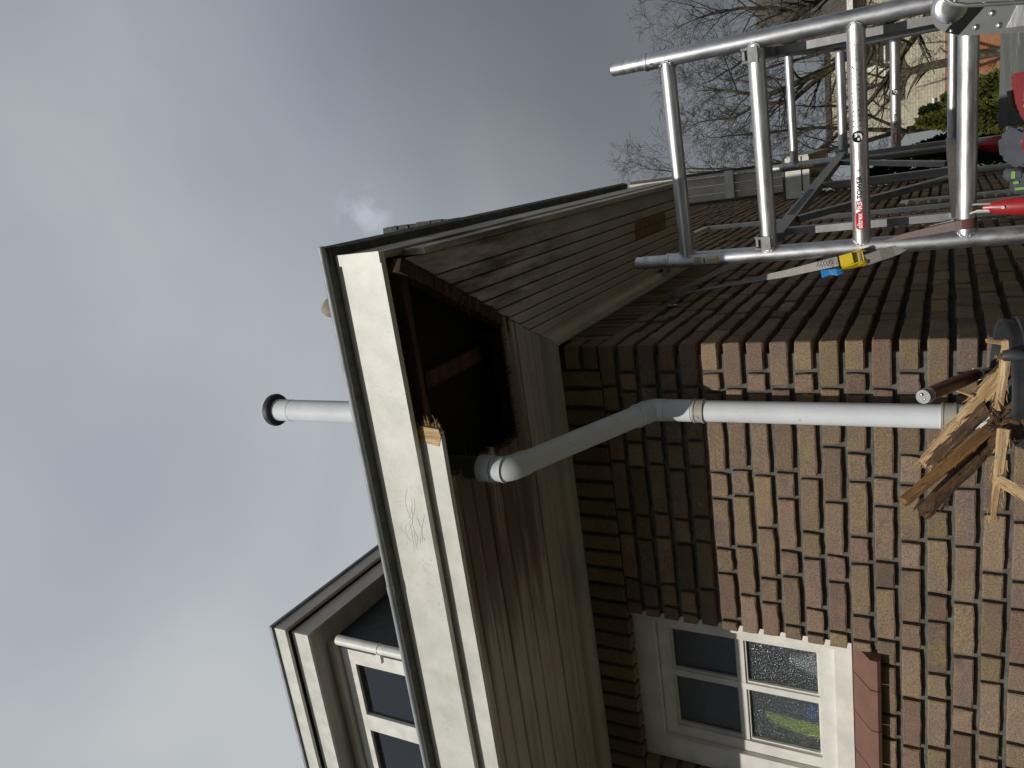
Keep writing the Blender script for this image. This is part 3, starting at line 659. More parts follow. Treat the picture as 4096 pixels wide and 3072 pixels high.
# raw edge beam at the mitre of the hole
d2 = (M1-M0).normalized()
bm = B(); p0 = M0+(M1-M0)*0.27; p1 = M0+(M1-M0)*0.99
n2 = Vector((-d2.y, d2.x))
for q in range(14):
    a = p0+(p1-p0)*q/14; b = p0+(p1-p0)*(q+1)/14; off = -0.012
    vs8 = []
    for pt in (a, b):
        for sd_ in (off-0.02-rj.uniform(0, .006), off+0.016):
            for zz in (ZS+0.002+rj.uniform(0, .006), ZS+0.055): vs8.append(bm.verts.new((pt.x+n2.x*sd_, pt.y+n2.y*sd_, zz)))
    for fc in ((0, 1, 3, 2), (4, 6, 7, 5), (0, 4, 5, 1), (2, 3, 7, 6), (0, 2, 6, 4), (1, 5, 7, 3)): bm.faces.new([vs8[k] for k in fc])
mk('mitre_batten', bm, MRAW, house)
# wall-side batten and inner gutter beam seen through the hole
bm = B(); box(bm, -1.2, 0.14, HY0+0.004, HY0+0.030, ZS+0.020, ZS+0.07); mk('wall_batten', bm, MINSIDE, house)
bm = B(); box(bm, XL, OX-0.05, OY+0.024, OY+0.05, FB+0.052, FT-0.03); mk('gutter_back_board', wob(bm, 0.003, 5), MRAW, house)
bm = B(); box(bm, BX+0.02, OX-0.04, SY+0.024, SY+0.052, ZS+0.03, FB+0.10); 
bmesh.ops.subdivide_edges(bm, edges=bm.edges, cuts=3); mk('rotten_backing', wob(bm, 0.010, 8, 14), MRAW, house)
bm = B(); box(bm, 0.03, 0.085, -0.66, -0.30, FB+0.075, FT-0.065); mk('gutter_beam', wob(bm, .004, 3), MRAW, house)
rs = random.Random(77)                     # crumbling rotten edges hanging round the hole
def rag(name, pts, inward, seed, m, ln=(.015, .05)):
    r_ = random.Random(seed); bm = B(); pts = [Vector(p) for p in pts]
    for a, b in zip(pts, pts[1:]):
        k = max(3, int((b-a).length/.008))
        for i in range(k):
            p = a.lerp(b, (i+r_.random())/k); l = r_.uniform(*ln)*(1 if r_.random() < .75 else 1.8); t = (b-a).normalized()*r_.uniform(-.6, .6)
            d = (Vector(inward)+t+Vector((0, 0, r_.uniform(-.25, .15)))).normalized()
            q = p-Vector(inward)*.01+Vector((0, 0, r_.uniform(.0, .016)))
            tube(bm, [q, q+d*l*.5, q+d*l], [r_.uniform(.003, .008), r_.uniform(.002, .005), .0005], 4, cap=False)
    return mk(name, bm, m, house)
pm0 = M0+(M1-M0)*.28; pm1 = M0+(M1-M0)*.985
rag('ragged_edge', [(pm0.x, pm0.y, ZS+.002), (pm1.x, pm1.y, ZS+.002)], (-.85, -.45, 0), 1, MROT)
rag('ragged_edge', [(HX+.005, -.34, ZS+.002), (HX+.005, -.60, ZS+.002)], (1, 0, 0), 2, MROT, (.01, .035))
rag('ragged_edge', [(HX+.03, -.60, ZS+.002), (HX+.035, SY+.03, ZS+.002)], (1, 0, 0), 3, MROT, (.01, .05))
rag('ragged_edge', [(BX+.05, OY+.03, FB+.006), (.47, OY+.03, FB+.006)], (0, 1, 0), 4, MRAW, (.008, .03))
rag('ragged_edge', [(HX, HY0+.002, ZS+.004), (.15, HY0+.002, ZS+.004)], (0, -1, 0), 5, MROT, (.004, .014))
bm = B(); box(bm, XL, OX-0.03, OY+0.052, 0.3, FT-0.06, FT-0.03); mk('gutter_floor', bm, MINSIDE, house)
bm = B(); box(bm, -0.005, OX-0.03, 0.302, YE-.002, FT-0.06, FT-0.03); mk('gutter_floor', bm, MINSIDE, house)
# cove moulding against the wall
def cove(o, s):  # profile (distance from wall, z): quarter round
    pr = [(0.004, 1.339), (0.016, 1.338)]
    for q in range(7):
        t = q/6*math.pi/2; pr.append((0.018+0.040*math.sin(t)*1.0, 1.342+0.042*(1-math.cos(t))))
    pr += [(0.060, ZS+0.002), (0.004, ZS+0.002)]
    return pr
bm = B(); pr = cove(0, 0)
A_ = [bm.verts.new((XL, -d, z)) for d, z in pr]; B_ = [bm.verts.new((d*1.02, -d, z)) for d, z in pr]; n = len(pr)
for i in range(n): bm.faces.new((A_[i], A_[(i+1) % n], B_[(i+1) % n], B_[i]))
bm.faces.new(A_); bm.faces.new(B_[::-1]); mk('cove_moulding', bm, MSOFF, house, 50)
bm = B()
A_ = [bm.verts.new((d*1.02, -d+0.001, z)) for d, z in pr]; B_ = [bm.verts.new((d, 1.36, z)) for d, z in pr]
for i in range(n): bm.faces.new((A_[i], A_[(i+1) % n], B_[(i+1) % n], B_[i]))
bm.faces.new(A_); bm.faces.new(B_[::-1]); mk('cove_moulding', bm, MSOFR, house, 50)
bm = B(); box(bm, 0.004, 0.022, 1.362, YE, 1.342, ZS); mk('flat_moulding', bm, MSOFR, house)
# zinc edge of the gutter: lip with a rolled bead
bm = B(); prism(bm, [(OY-0.004, FT-0.004), (OY-0.030, FT+0.004), (OY-0.030, FT+0.012), (OY+0.02, FT+0.006), (OY+0.02, FT-0.002)], XL, OX+0.03, 'x')
zl = mk('zinc_lip', bm, MLEAD, house)
bm = B(); tube(bm, [(XL, OY-0.034, FT+0.012), (-1.2, OY-0.034, FT+0.013), (OX+0.036, OY-0.034, FT+0.012)], 0.011, 12); mk('zinc_bead', bm, MZINC, zl, 60)
bm = B(); tube(bm, [(-0.62, OY-0.034, FT+0.0125), (-0.585, OY-0.034, FT+0.0125)], 0.0125, 12); mk('bead_joint', bm, MZINC, zl, 60)
bm = B(); prism(bm, [(OX-0.02, FT-0.002), (OX+0.004, FT-0.004), (OX+0.026, FT-0.004), (OX+0.034, FT+0.022), (OX-0.02, FT+0.026)], OY-0.02, 1.66, 'y'); mk('zinc_lip', bm, MLEAD, house)
# roof: slope, tiles at the side verge
bm = B(); prism(bm, [(-0.02, 1.60), (-0.02, 1.645), (4.15, 5.24), (4.5, 3.75), (7.3, 3.5), (7.54, 1.7), (7.50, 1.62), (7.1, 3.40), (4.4, 3.65), (4.1, 5.08)], XL, 0.03, 'x')
rf = mk('roof', bm, MROOF, house)
rt = random.Random(4)
bm = B(); prism(bm, [(4.10, 5.20), (4.16, 5.24), (4.56, 3.72), (4.50, 3.68)], 0.031, 0.30, 'x'); mk('verge_return', bm, MROOF, rf)
for i in range(13):
    f = i/12; yy = 4.17+.34*f; zz = 5.30-1.55*f
    bm = B(); box(bm, -0.04, 0.030+rt.uniform(0, .014), -0.02, 0.05, -0.085, 0.085)
    bmesh.ops.subdivide_edges(bm, edges=bm.edges, cuts=2)
    Mx = Matrix.Translation((0.304, yy, zz)) @ Matrix.Rotation(R(8+rt.uniform(-5, 5)), 4, 'X')
    for v in bm.verts: v.co = Mx @ (v.co+mnoise.noise_vector(v.co*20+Vector((i, 0, 0)))*0.010)
    mk('verge_tile', bm, MROOF, rf)
# mortar bedding knob / ridge tile end peeping over the gutter edge
bm = B(); bmesh.ops.create_icosphere(bm, subdivisions=3, radius=0.036)
for v in bm.verts: v.co = Vector((v.co.x*1.0, v.co.y*1.2, v.co.z*1.25)); v.co += mnoise.noise_vector(v.co*25)*0.006; v.co += Vector((0.333, -0.715, 1.795))
mk('hip_tile_end', bm, mat('lichen_clay', (0.36, 0.32, 0.25), (0.22, 0.20, 0.16), scale=30, rough=0.9, bump=0.5, bscale=90), rf, 60)
# far end: verge soffit, its cap and bracket, far gutter return
def sl(t): return (7.40+0.13*t, 3.7-2.15*t)     # along the far verge
bm = B(); (ya, za), (yb, zb) = sl(0), sl(1)
for j in range(3):
    x0 = 0.004+j*0.105; x1 = x0+0.10
    bmj = B(); prism(bmj, [(ya, za), (yb, zb), (yb+0.03, zb), (ya+0.03, za)], x0, x1, 'x'); mk('verge_board', bmj, MSOFR, house)
bm.free()
bm = B(); prism(bm, [(ya-0.05, za), (yb-0.05, zb), (yb+0.09, zb), (ya+0.09, za)], 0.322, 0.352, 'x'); mk('verge_cap', bm, MSOFR, house)
bm = B(); prism(bm, [(ya-0.02, za), (yb-0.02, zb), (yb+0.11, zb), (ya+0.11, za)], 0.353, 0.385, 'x'); mk('verge_tiles', bm, MROOF, rf)
bm = B(); yq, zq = sl(0.60); box(bm, 0.002, 0.37, yq-0.06, yq-0.005, zq-0.055, zq+0.05); mk('verge_bracket', bm, MWHITE, house)
bm = B(); box(bm, 0.006, 0.445, 6.50, 6.52, 1.405, 1.575); fe = mk('far_gutter_end', bm, MWHITE, house)
bm = B(); box(bm, 0.006, 0.44, 6.51, 6.53, 1.322, 1.392); mk('lower_strip', bm, MWHITE, fe)
bm = B(); box(bm, 0.006, 0.46, 6.49, 8.3, 1.5765, 1.60); mk('zinc_lip', bm, MLEAD, fe)
bm = B(); box(bm, 0.44, 0.46, 6.525, 8.3, 1.33, 1.575); mk('fascia', bm, MSOFR, fe)
bm = B(); box(bm, 0.006, 0.438, 6.535, 8.3, 1.36, 1.38); mk('soffit', bm, MSOFR, fe)
bm = B(); box(bm, XL, -0.02, 7.46, 7.48, -3.3, 3.4); mk('rear_wall', bm, MB, house)

# ------------------------------------------------------------------ dormer (on the roof, part of the house)
DX, DZ = -2.231, 4.287
bm = B(); box(bm, -5.0, DX, 0.64, 0.665, 4.15, DZ-0.025); dm = mk('dormer', bm, MWHITE, house)
bm = B(); box(bm, DX-0.025, DX, 0.666, 3.2, 4.15, DZ-0.025); mk('side_fascia', bm, MSOFR, dm)
bm = B(); box(bm, -5.0, DX+0.018, 0.622, 3.2, DZ-0.022, DZ); mk('roof_edge', bm, MZINC, dm)
bm = B(); box(bm, -5.0, DX-0.045, 0.69, 0.71, 3.99, 4.145); mk('lower_fascia', bm, MWHITE, dm)
bm = B(); box(bm, DX-0.065, DX-0.045, 0.711, 3.2, 3.99, 4.145); mk('lower_fascia', bm, MSOFR, dm)
bm = B(); box(bm, -5.0, DX-0.067, 0.712, 3.2, 4.0, 4.02); mk('soffit', bm, MSOFF, dm)
bm = B(); box(bm, -5.0, -2.44, 0.85, 0.90, 3.92, 3.998); mk('head_board', bm, MSOFF, dm)
bm = B(); box(bm, -5.0, -2.50, 0.90, 0.96, 3.80, 3.998); box(bm, -2.617, -2.50, 0.90, 0.96, 2.2, 3.80); box(bm, -3.20, -3.06, 0.90, 0.96, 2.2, 3.80); box(bm, -4.0, -3.86, 0.90, 0.96, 2.2, 3.80)
wf = mk('window_frame', bm, MFRAME, dm)
for a, b in ((-3.06, -2.617), (-3.86, -3.20)):
    bm = B(); box(bm, a, b, 0.925, 0.93, 2.2, 3.80); mk('pane', bm, MGLASS, dm)
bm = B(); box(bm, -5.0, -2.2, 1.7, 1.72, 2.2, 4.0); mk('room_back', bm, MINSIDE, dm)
bm = B()
strip(bm, [(-3.86+0.016*i, 1.05+0.035*math.sin(i*1.25), 2.9) for i in range(36)], (0, 0, 0.72), 0.004); mk('curtain', bm, MCURT, dm, 50)
bm = B(); box(bm, -2.50, -2.46, 0.92, 3.2, 2.2, 3.998); mk('cheek', bm, MSLATE, dm)
bm = B(); tube(bm, [(-2.40, 0.86, 3.88), (-2.40, 0.86, 3.6), (-2.40, 0.86, 2.2)], 0.036, 16); mk('rain_pipe', bm, MFRAME, dm, 60)
bm = B(); tube(bm, [(-2.40, 0.86, 3.50), (-2.40, 0.86, 3.49)], 0.040, 16); box(bm, -2.50, -2.43, 0.83, 0.86, 3.47, 3.51); mk('pipe_clip', bm, MFRAME, dm, 40)

# ================================================================== pipes
def pipe_thing():
    t = thing('downpipe', 'light grey plastic downpipe with two bends on the sunlit brick wall', 'downpipe', (-0.233, -0.064, -3.3))
    PX, PY, r_ = -0.233, -0.066, 0.0385
    bm = B(); tube(bm, [(PX, PY, -3.3), (PX, PY, 0.80)], r_, 28); mk('pipe', bm, MPVC, t, 60)
    Q1 = Vector((PX, PY, 0.952)); Q2 = Vector((-0.237, -0.680, 1.236))
    bm = B(); tube(bm, [(PX, PY, 0.801), (PX, PY, 0.90)], r_*1.06, 28); mk('socket', bm, MPVC, t, 60)
    d = (Q2-Q1).normalized()
    pts = [(PX, PY, 0.901), (PX, PY, 0.925)] + [tuple(Q1+Vector((0, 0, -1))*0.03*(1-s)**2 + d*0.03*s**2) for s in (0.25, 0.5, 0.75)] + [tuple(Q1+d*0.075)]
    bm = B(); tube(bm, pts, r_*1.09, 28); mk('elbow', bm, MPVC, t, 60)
    for f0 in (0.035, 0.076):
        bm = B(); tube(bm, [tuple(Q1+d*f0), tuple(Q1+d*(f0+0.006))], r_*1.15, 28); mk('seal_ring', bm, MPVC, t, 60)
    bm = B(); tube(bm, [tuple(Q1+d*0.083), tuple(Q2-d*0.075)], r_, 28); mk('pipe', bm, MPVC, t, 60)
    pts = [tuple(Q2-d*0.074), tuple(Q2-d*0.045)] + [tuple(Q2-d*0.045*(1-s)**2+Vector((0, 0, 1))*0.035*s**2) for s in (0.25, 0.5, 0.75)] + [tuple(Q2+Vector((0, 0, 0.05)))]
    bm = B(); tube(bm, pts, r_*1.1, 28); mk('elbow', bm, MPVC, t, 60)
    bm = B(); tube(bm, [tuple(Q2+Vector((0, 0, 0.051))), tuple(Q2+Vector((0, 0, 0.10)))], r_*1.16, 28); mk('socket', bm, MPVC, t, 60)
    bm = B(); tube(bm, [tuple(Q2+Vector((0, 0, 0.008))), tuple(Q2+Vector((0, 0, 0.012)))], r_*1.13, 28); mk('seal_ring', bm, MPVC, t, 60)
    bm = B(); tube(bm, [tuple(Q2+Vector((0, 0, 0.101))), tuple(Q2+Vector((0, 0, 0.28)))], r_*0.98, 28); mk('outlet', bm, MTGREY, t, 60)
    for zz, h in ((0.775, 0.030), (-0.005, 0.034), (-1.2, 0.034)):
        bm = B()
        tube(bm, [(PX, PY, zz-h/2), (PX, PY, zz+h/2)], r_+0.004, 28); tube(bm, [(PX, PY, zz-h/2-.004), (PX, PY, zz-h/2+.003)], r_+0.0065, 28); tube(bm, [(PX, PY, zz+h/2-.003), (PX, PY, zz+h/2+.004)], r_+0.0065, 28)
        box(bm, PX-0.012, PX+0.012, PY+r_, 0.02, zz-0.012, zz+0.012)
        bk = mk('bracket', bm, MPVC2, t, 40)
        bm = B(); tube(bm, [(PX-.012, PY-r_-0.0035, zz), (PX-.012, PY-r_-0.006, zz)], 0.004, 8); mk('screw', bm, MSTEEL, bk)
pipe_thing()
v_ = thing('vent_pipe', 'pale grey flue pipe with black ring cap above the gutter', 'flue pipe', (-0.414, 0.30, 1.9))
bm = B(); tube(bm, [(-0.414, 0.30, 1.9), (-0.414, 0.30, 3.20)], 0.060, 28); mk('pipe', bm, MPVC, v_, 60)
bm = B(); tube(bm, [(-0.414, 0.30, 3.201), (-0.414, 0.30, 3.34)], 0.0615, 28); mk('upper_pipe', bm, MPVC, v_, 60)
bm = B(); lathe(bm, [(0.062, 3.315), (0.088, 3.318), (0.093, 3.33), (0.090, 3.348), (0.062, 3.352)], 32, Matrix.Translation((-0.414, 0.30, 0))); mk('cap', bm, MRUB, v_, 60)
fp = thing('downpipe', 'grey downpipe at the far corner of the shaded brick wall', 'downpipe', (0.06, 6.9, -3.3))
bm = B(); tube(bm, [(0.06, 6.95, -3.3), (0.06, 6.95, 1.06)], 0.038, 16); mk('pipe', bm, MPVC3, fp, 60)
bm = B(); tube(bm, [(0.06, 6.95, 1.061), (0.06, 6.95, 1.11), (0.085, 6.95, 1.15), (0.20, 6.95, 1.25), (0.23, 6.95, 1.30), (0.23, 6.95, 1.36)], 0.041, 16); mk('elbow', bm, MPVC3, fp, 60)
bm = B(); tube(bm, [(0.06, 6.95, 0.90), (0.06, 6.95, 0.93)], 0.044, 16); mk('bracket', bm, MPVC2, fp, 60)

# ================================================================== scaffold
S1, S2, F1, F2 = Vector((0.273, 0.230, 0)), Vector((0.991, 0.176, 0)), Vector((0.475, 2.908, 0)), Vector((1.193, 2.854, 0))
TR = 0.0288
def text_bm(s, size, bold=0.0):
    cu = bpy.data.curves.new('t', 'FONT'); cu.body = s; cu.size = size; cu.fill_mode = 'FRONT'; cu.offset = bold; cu.resolution_u = 3
    o = bpy.data.objects.new('t', cu); me = bpy.data.meshes.new_from_object(o)
    bm = B(); bm.from_mesh(me); bpy.data.objects.remove(o); bpy.data.curves.remove(cu); bpy.data.meshes.remove(me)
    return bm
def bounds(bm):
    xs_ = [v.co.x for v in bm.verts]; ys_ = [v.co.y for v in bm.verts]; return min(xs_), max(xs_), min(ys_), max(ys_)
def fit(bm, u0, u1, v0, v1):
    a, b, c, d = bounds(bm)
    for v in bm.verts: v.co = Vector((u0+(v.co.x-a)/(b-a)*(u1-u0), v0+(v.co.y-c)/(d-c)*(v1-v0), 0))
    return bm
def rect(bm, u0, u1, v0, v1):
    bm.faces.new([bm.verts.new(p) for p in ((u0, v0, 0), (u1, v0, 0), (u1, v1, 0), (u0, v1, 0))]); return bm
def disc(bm, u, v, r_, n=28, sv=1.0):
    bm.faces.new([bm.verts.new((u+r_*math.cos(2*math.pi*i/n), v+sv*r_*math.sin(2*math.pi*i/n), 0)) for i in range(n)]); return bm
def poly(bm, pts):
    bm.faces.new([bm.verts.new((p[0], p[1], 0)) for p in pts]); return bm
def wrap(bm, org, e_, r_, a0=0.0):
    """lay a flat (u along, v round) sheet on a horizontal tube of radius r_"""
    a, b, c, d = bounds(bm); k = max(2, int((d-c)/0.0035))
    for i in range(1, k):
        g = bm.verts[:]+bm.edges[:]+bm.faces[:]
        bmesh.ops.bisect_plane(bm, geom=g, plane_co=(0, c+(d-c)*i/k, 0), plane_no=(0, 1, 0))
    nn = Vector((e_.y, -e_.x, 0))
    for v in bm.verts:
        t = v.co.y/r_+a0; v.co = org+e_*v.co.x+(nn*math.cos(t)+Vector((0, 0, 1))*math.sin(t))*r_
    return bm
def rung_label(rung, a, e_, Wd, simple):
    u = lambda f: f*Wd
    def lay_(name, bm, m, lvl): return mk(name, wrap(bm, a, e_, TR+0.0004+0.00025*lvl, 0.04), m, rung, recalc=False)
    # thin red outline
    bm = B(); v1 = 0.0225
    for q in ((u(.077), u(.905), v1-.0008, v1), (u(.077), u(.905), -v1, -v1+.0008), (u(.077), u(.0785), -v1+.0009, v1-.0009), (u(.9035), u(.905), -v1+.0009, v1-.0009)): rect(bm, *q)
    lay_('label_outline', bm, MREDP, 0)
    bm = B(); a0, a1 = u(.088), u(.172); h = 0.0135
    poly(bm, [(a0, -h*.62), (a0+.003, -h*.62), (a0+.006, -h), (a1-.006, -h), (a1-.003, -h*.62), (a1, -h*.62), (a1, h*.62), (a1-.003, h*.62), (a1-.006, h), (a0+.006, h), (a0+.003, h*.62), (a0, h*.62)])
    lay_('label_badge', bm, MREDP, 0)
    lay_('label_brand', fit(text_bm('altrex', .02, .0006), a0+.0045, a1-.0045, -.0075, .0100), MWHTP, 1)
    bm = B(); rect(bm, u(.180), u(.222), -.0105, .0105); lay_('label_badge', bm, MREDP, 0)
    lay_('label_letters', fit(text_bm('RS', .02, .0008), u(.183), u(.219), -.0075, .0075), MWHTP, 1)
    lay_('label_letters', fit(text_bm('TOWER', .02, .0008), u(.230), u(.336), -.0085, .0085), MBLACK, 0)
    bm = B(); q0, q1 = u(.347), u(.370)
    for q in ((q0, q1, .0062, .007), (q0, q1, -.007, -.0062), (q0, q0+.0008, -.0061, .0061), (q1-.0008, q1, -.0061, .0061)): rect(bm, *q)
    lay_('label_box', bm, MBLACK, 0)
    lay_('label_letters', fit(text_bm('5', .02, .0004), q0+.005, q1-.005, -.0042, .0042), MBLACK, 0)
    # manual symbol: black disc with white reader and open book
    bm = B(); cu, r0 = u(.508), 0.0185 if not simple else 0.0185
    disc(bm, cu, 0, r0); lay_('label_disc', bm, MBLACK, 0)
    bm = B(); disc(bm, cu-.008, .001-.004, .0042, 16); poly(bm, [(cu-.013, -.012), (cu-.001, -.0155), (cu+.004, -.006), (cu-.004, -.009)])
    poly(bm, [(cu-.001, .003), (cu+.004, -.001), (cu+.013, .003), (cu+.008, .011), (cu+.004, .006), (cu-.001, .011)])
    poly(bm, [(cu-.001, -.0145), (cu+.009, -.011), (cu+.0125, .0015), (cu+.0055, -.003)]); lay_('label_reader', bm, MWHTP, 1)
    if simple: return
    for i, (vv, tx) in enumerate(((.010, 'EN 1004 3 8/12 XXXX H2'), (-.010, 'EN 1004-3 8/12 AXXD H2'))):
        bm = B(); q0, q1 = u(.380), u(.472)
        for q in ((q0, q1, vv+.0034, vv+.0038), (q0, q1, vv-.0038, vv-.0034), (q0, q0+.0004, vv-.0033, vv+.0033), (q1-.0004, q1, vv-.0033, vv+.0033)): rect(bm, *q)
        lay_('label_box', bm, MBLACK, 0)
        lay_('label_letters', fit(text_bm(tx, .01), q0+.002, q1-.002, vv-.0017, vv+.0017), MBLACK, 0)
    lay_('label_letters', fit(text_bm('75 H2', .01), u(.41), u(.44), .0165, .0185), MGREYP, 0)
    lay_('label_letters', fit(text_bm('135 cm', .01), u(.41), u(.44), -.0012, .0012), MGREYP, 0)
    for i, tx in enumerate(('Altrex B.V.', 'P.O. Box 30 160', '8003 LD Zwolle', 'The Netherlands', 'www.altrex.com')):
        vv = .006-.0043*i; lay_('label_letters', fit(text_bm(tx, .01), u(.825), u(.825)+.0036*len(tx), vv-.0015, vv+.0015), MBLACK, 0)
    # pictogram grid
    rg = random.Random(2); bmk = B()
    for row in (.0085, -.0085):
        x_ = u(.548)
        while x_ < u(.80):
            wd = rg.choice((.012, .014, .017))
            for q in ((x_, x_+.0004, row-.0065, row+.0065), (x_, x_+wd, row+.0063, row+.0066), (x_, x_+wd, row-.0066, row-.0063)): rect(bmk, *q)
            for j in range(rg.randint(3, 6)):
                aa = x_+rg.uniform(.002, wd-.005); bb = row+rg.uniform(-.005, .003); ww = rg.uniform(.0006, .0035); hh = rg.uniform(.0006, .004)
                rect(bmk, aa, aa+ww, bb, bb+hh)
            if rg.random() < .4:
                for sg in (1, -1):
                    poly(bmk, [(x_+.003, row-sg*.004), (x_+.0034, row-sg*.004), (x_+.0092, row+sg*.004), (x_+.0088, row+sg*.004)])
            x_ += wd+.0012
    lay_('label_pictograms', bmk, MBLACK, 0)

def weld(bm, c, d, r_, rr):
    """lumpy ring where a rung meets an upright"""
    u_, v_2 = frame_of(d); pts = []
    n = 22
    for k in range(n):
        t = 2*math.pi*k/n; s_2 = math.sin(t) if abs(u_.z) < .5 else math.cos(t)
        ofs = (TR-math.sqrt(max(TR*TR-(rr*abs(math.cos(t) if abs(u_.z) < .5 else math.sin(t)))**2*0.98, 0)))
        pts.append(c+(u_*math.cos(t)+v_2*math.sin(t))*(rr+.001)-d*ofs*0.9)
    m = len(pts)
    rings = []
    for i, p in enumerate(pts):
        tg = (pts[(i+1) % m]-pts[i-1]).normalized(); nn = (p-c).normalized(); bb = tg.cross(nn)
        q = 0.0042*(0.85+0.3*((i*7) % 3)/2)
        rings.append([bm.verts.new(p+(nn*math.cos(a)+bb*math.sin(a))*q) for a in (0, 1.57, 3.14, 4.71)])
    for i in range(m):
        a, b = rings[i], rings[(i+1) % m]
        for k in range(4): bm.faces.new((a[k], a[(k+1) % 4], b[(k+1) % 4], b[k]))
    return bm
RZ = [0.862, 0.560, 0.255, -0.050, -0.352]
def scaffold_frame(label, A, Bp, dz, simple):
    t = thing('scaffold_frame', label, 'scaffold frame', ((A.x+Bp.x)/2, (A.y+Bp.y)/2, -3.3), 'frames of the scaffold tower')
    e_ = (Bp-A).normalized(); Wd = (Bp-A).length
    for i, P in enumerate((A, Bp)):
        bm = B(); tube(bm, [(P.x, P.y, -3.3), (P.x, P.y, 0.930+dz)], TR, 28); up_ = mk('upright', bm, MALU, t, 60)
        bm = B(); tube(bm, [(P.x, P.y, 0.9305+dz), (P.x, P.y, 0.936+dz), (P.x, P.y, 0.941+dz), (P.x, P.y, 0.943+dz)], [TR+.001, TR+.002, TR+.001, TR-.003], 28); mk('collar', bm, MALU, up_, 60)
        bm = B(); lathe(bm, [(TR-.0035, .9431+dz), (TR-.0035, 1.03+dz), (TR-.005, 1.045+dz), (TR-.0045, 1.066+dz), (TR-.0075, 1.066+dz), (TR-.0075, .95+dz)], 28, Matrix.Translation((P.x, P.y, 0))); mk('spigot', bm, MALUR, up_, 60)
        bm = B(); nn = Vector((e_.y, -e_.x, 0)); c = Vector((P.x, P.y, .912+dz))+(nn*0.92+e_*(-.38)).normalized()*(TR-.002)
        dd = (nn*0.92+e_*(-.38)).normalized(); tube(bm, [c, c+dd*.0045], .0065, 14); rv = mk('rivet', bm, MALUR, up_, 50)
        bm = B(); tube(bm, [c+dd*.0046, c+dd*.0049], .0032, 10); mk('rivet_hole', bm, MBLACK, rv)
    for i, z in enumerate(RZ):
        bm = B(); a = Vector((A.x, A.y, z+dz))+e_*.012; b = Vector((Bp.x, Bp.y, z+dz))-e_*.012
        tube(bm, [a, b], TR*0.985 if i else TR*0.90, 28); rg = mk('rung', bm, MALUR, t, 60)
        bm = B(); weld(bm, Vector((A.x, A.y, z+dz))+e_*TR, e_, TR, TR*.98); weld(bm, Vector((Bp.x, Bp.y, z+dz))-e_*TR, -e_, TR, TR*.98)
        mk('weld', bm, MWELD, rg, 80)
        if i == 2: rung_label(rg, Vector((A.x, A.y, z+dz)), e_, Wd, simple)
    return t
sf = scaffold_frame('near aluminium scaffold frame with printed rung close to the house corner', S1, S2, 0.0, False)
sf2 = scaffold_frame('far aluminium scaffold frame standing behind the near one', F1, F2, 0.030, True)
# stickers on the uprights below the top rung
for (P, par, dz) in ((S1, sf, 0), (F1, sf2, .03)):
    for nm, m, z0, z1, lv in (('sticker', MPINKP, .805, .832, 0), ('sticker', MCREAMP, .740, .803, 0), ('sticker', MORNP, .738, .748, 1)):
        bm = B(); n = 8
        for k in range(n):
            t0 = R(-128+58*k/n); t1 = R(-128+58*(k+1)/n); rr = TR+.0005+.0003*lv
            bm.faces.new([bm.verts.new((P.x+rr*math.cos(t), P.y+rr*math.sin(t), z+dz)) for t, z in ((t0, z0), (t1, z0), (t1, z1), (t0, z1))])
        mk(nm, bm, m, par)
    tb = fit(text_bm('GOMAT', .01, .0003), -.012, .013, 0, .008)
    bm = tb; rr = TR+.0009
    for v in bm.verts:
        t = R(-100)+v.co.x/rr; v.co = Vector((P.x+rr*math.cos(t), P.y+rr*math.sin(t), .788+dz+v.co.y))
    mk('sticker_lettering', bm, MBLACK, par, recalc=False)
    for j in range(5):
        bm = B(); zz = .780-.006*j+dz
        bm.faces.new([bm.verts.new((P.x+rr*math.cos(t), P.y+rr*math.sin(t), z)) for t, z in ((R(-122), zz), (R(-112), zz), (R(-112), zz+.0018), (R(-122), zz+.0018))])
        bm.faces.new([bm.verts.new((P.x+rr*math.cos(t), P.y+rr*math.sin(t), z)) for t, z in ((R(-100), zz-.004), (R(-92), zz-.004), (R(-92), zz-.001), (R(-100), zz-.001))])
        mk('sticker_lettering', bm, MBLACK, par)

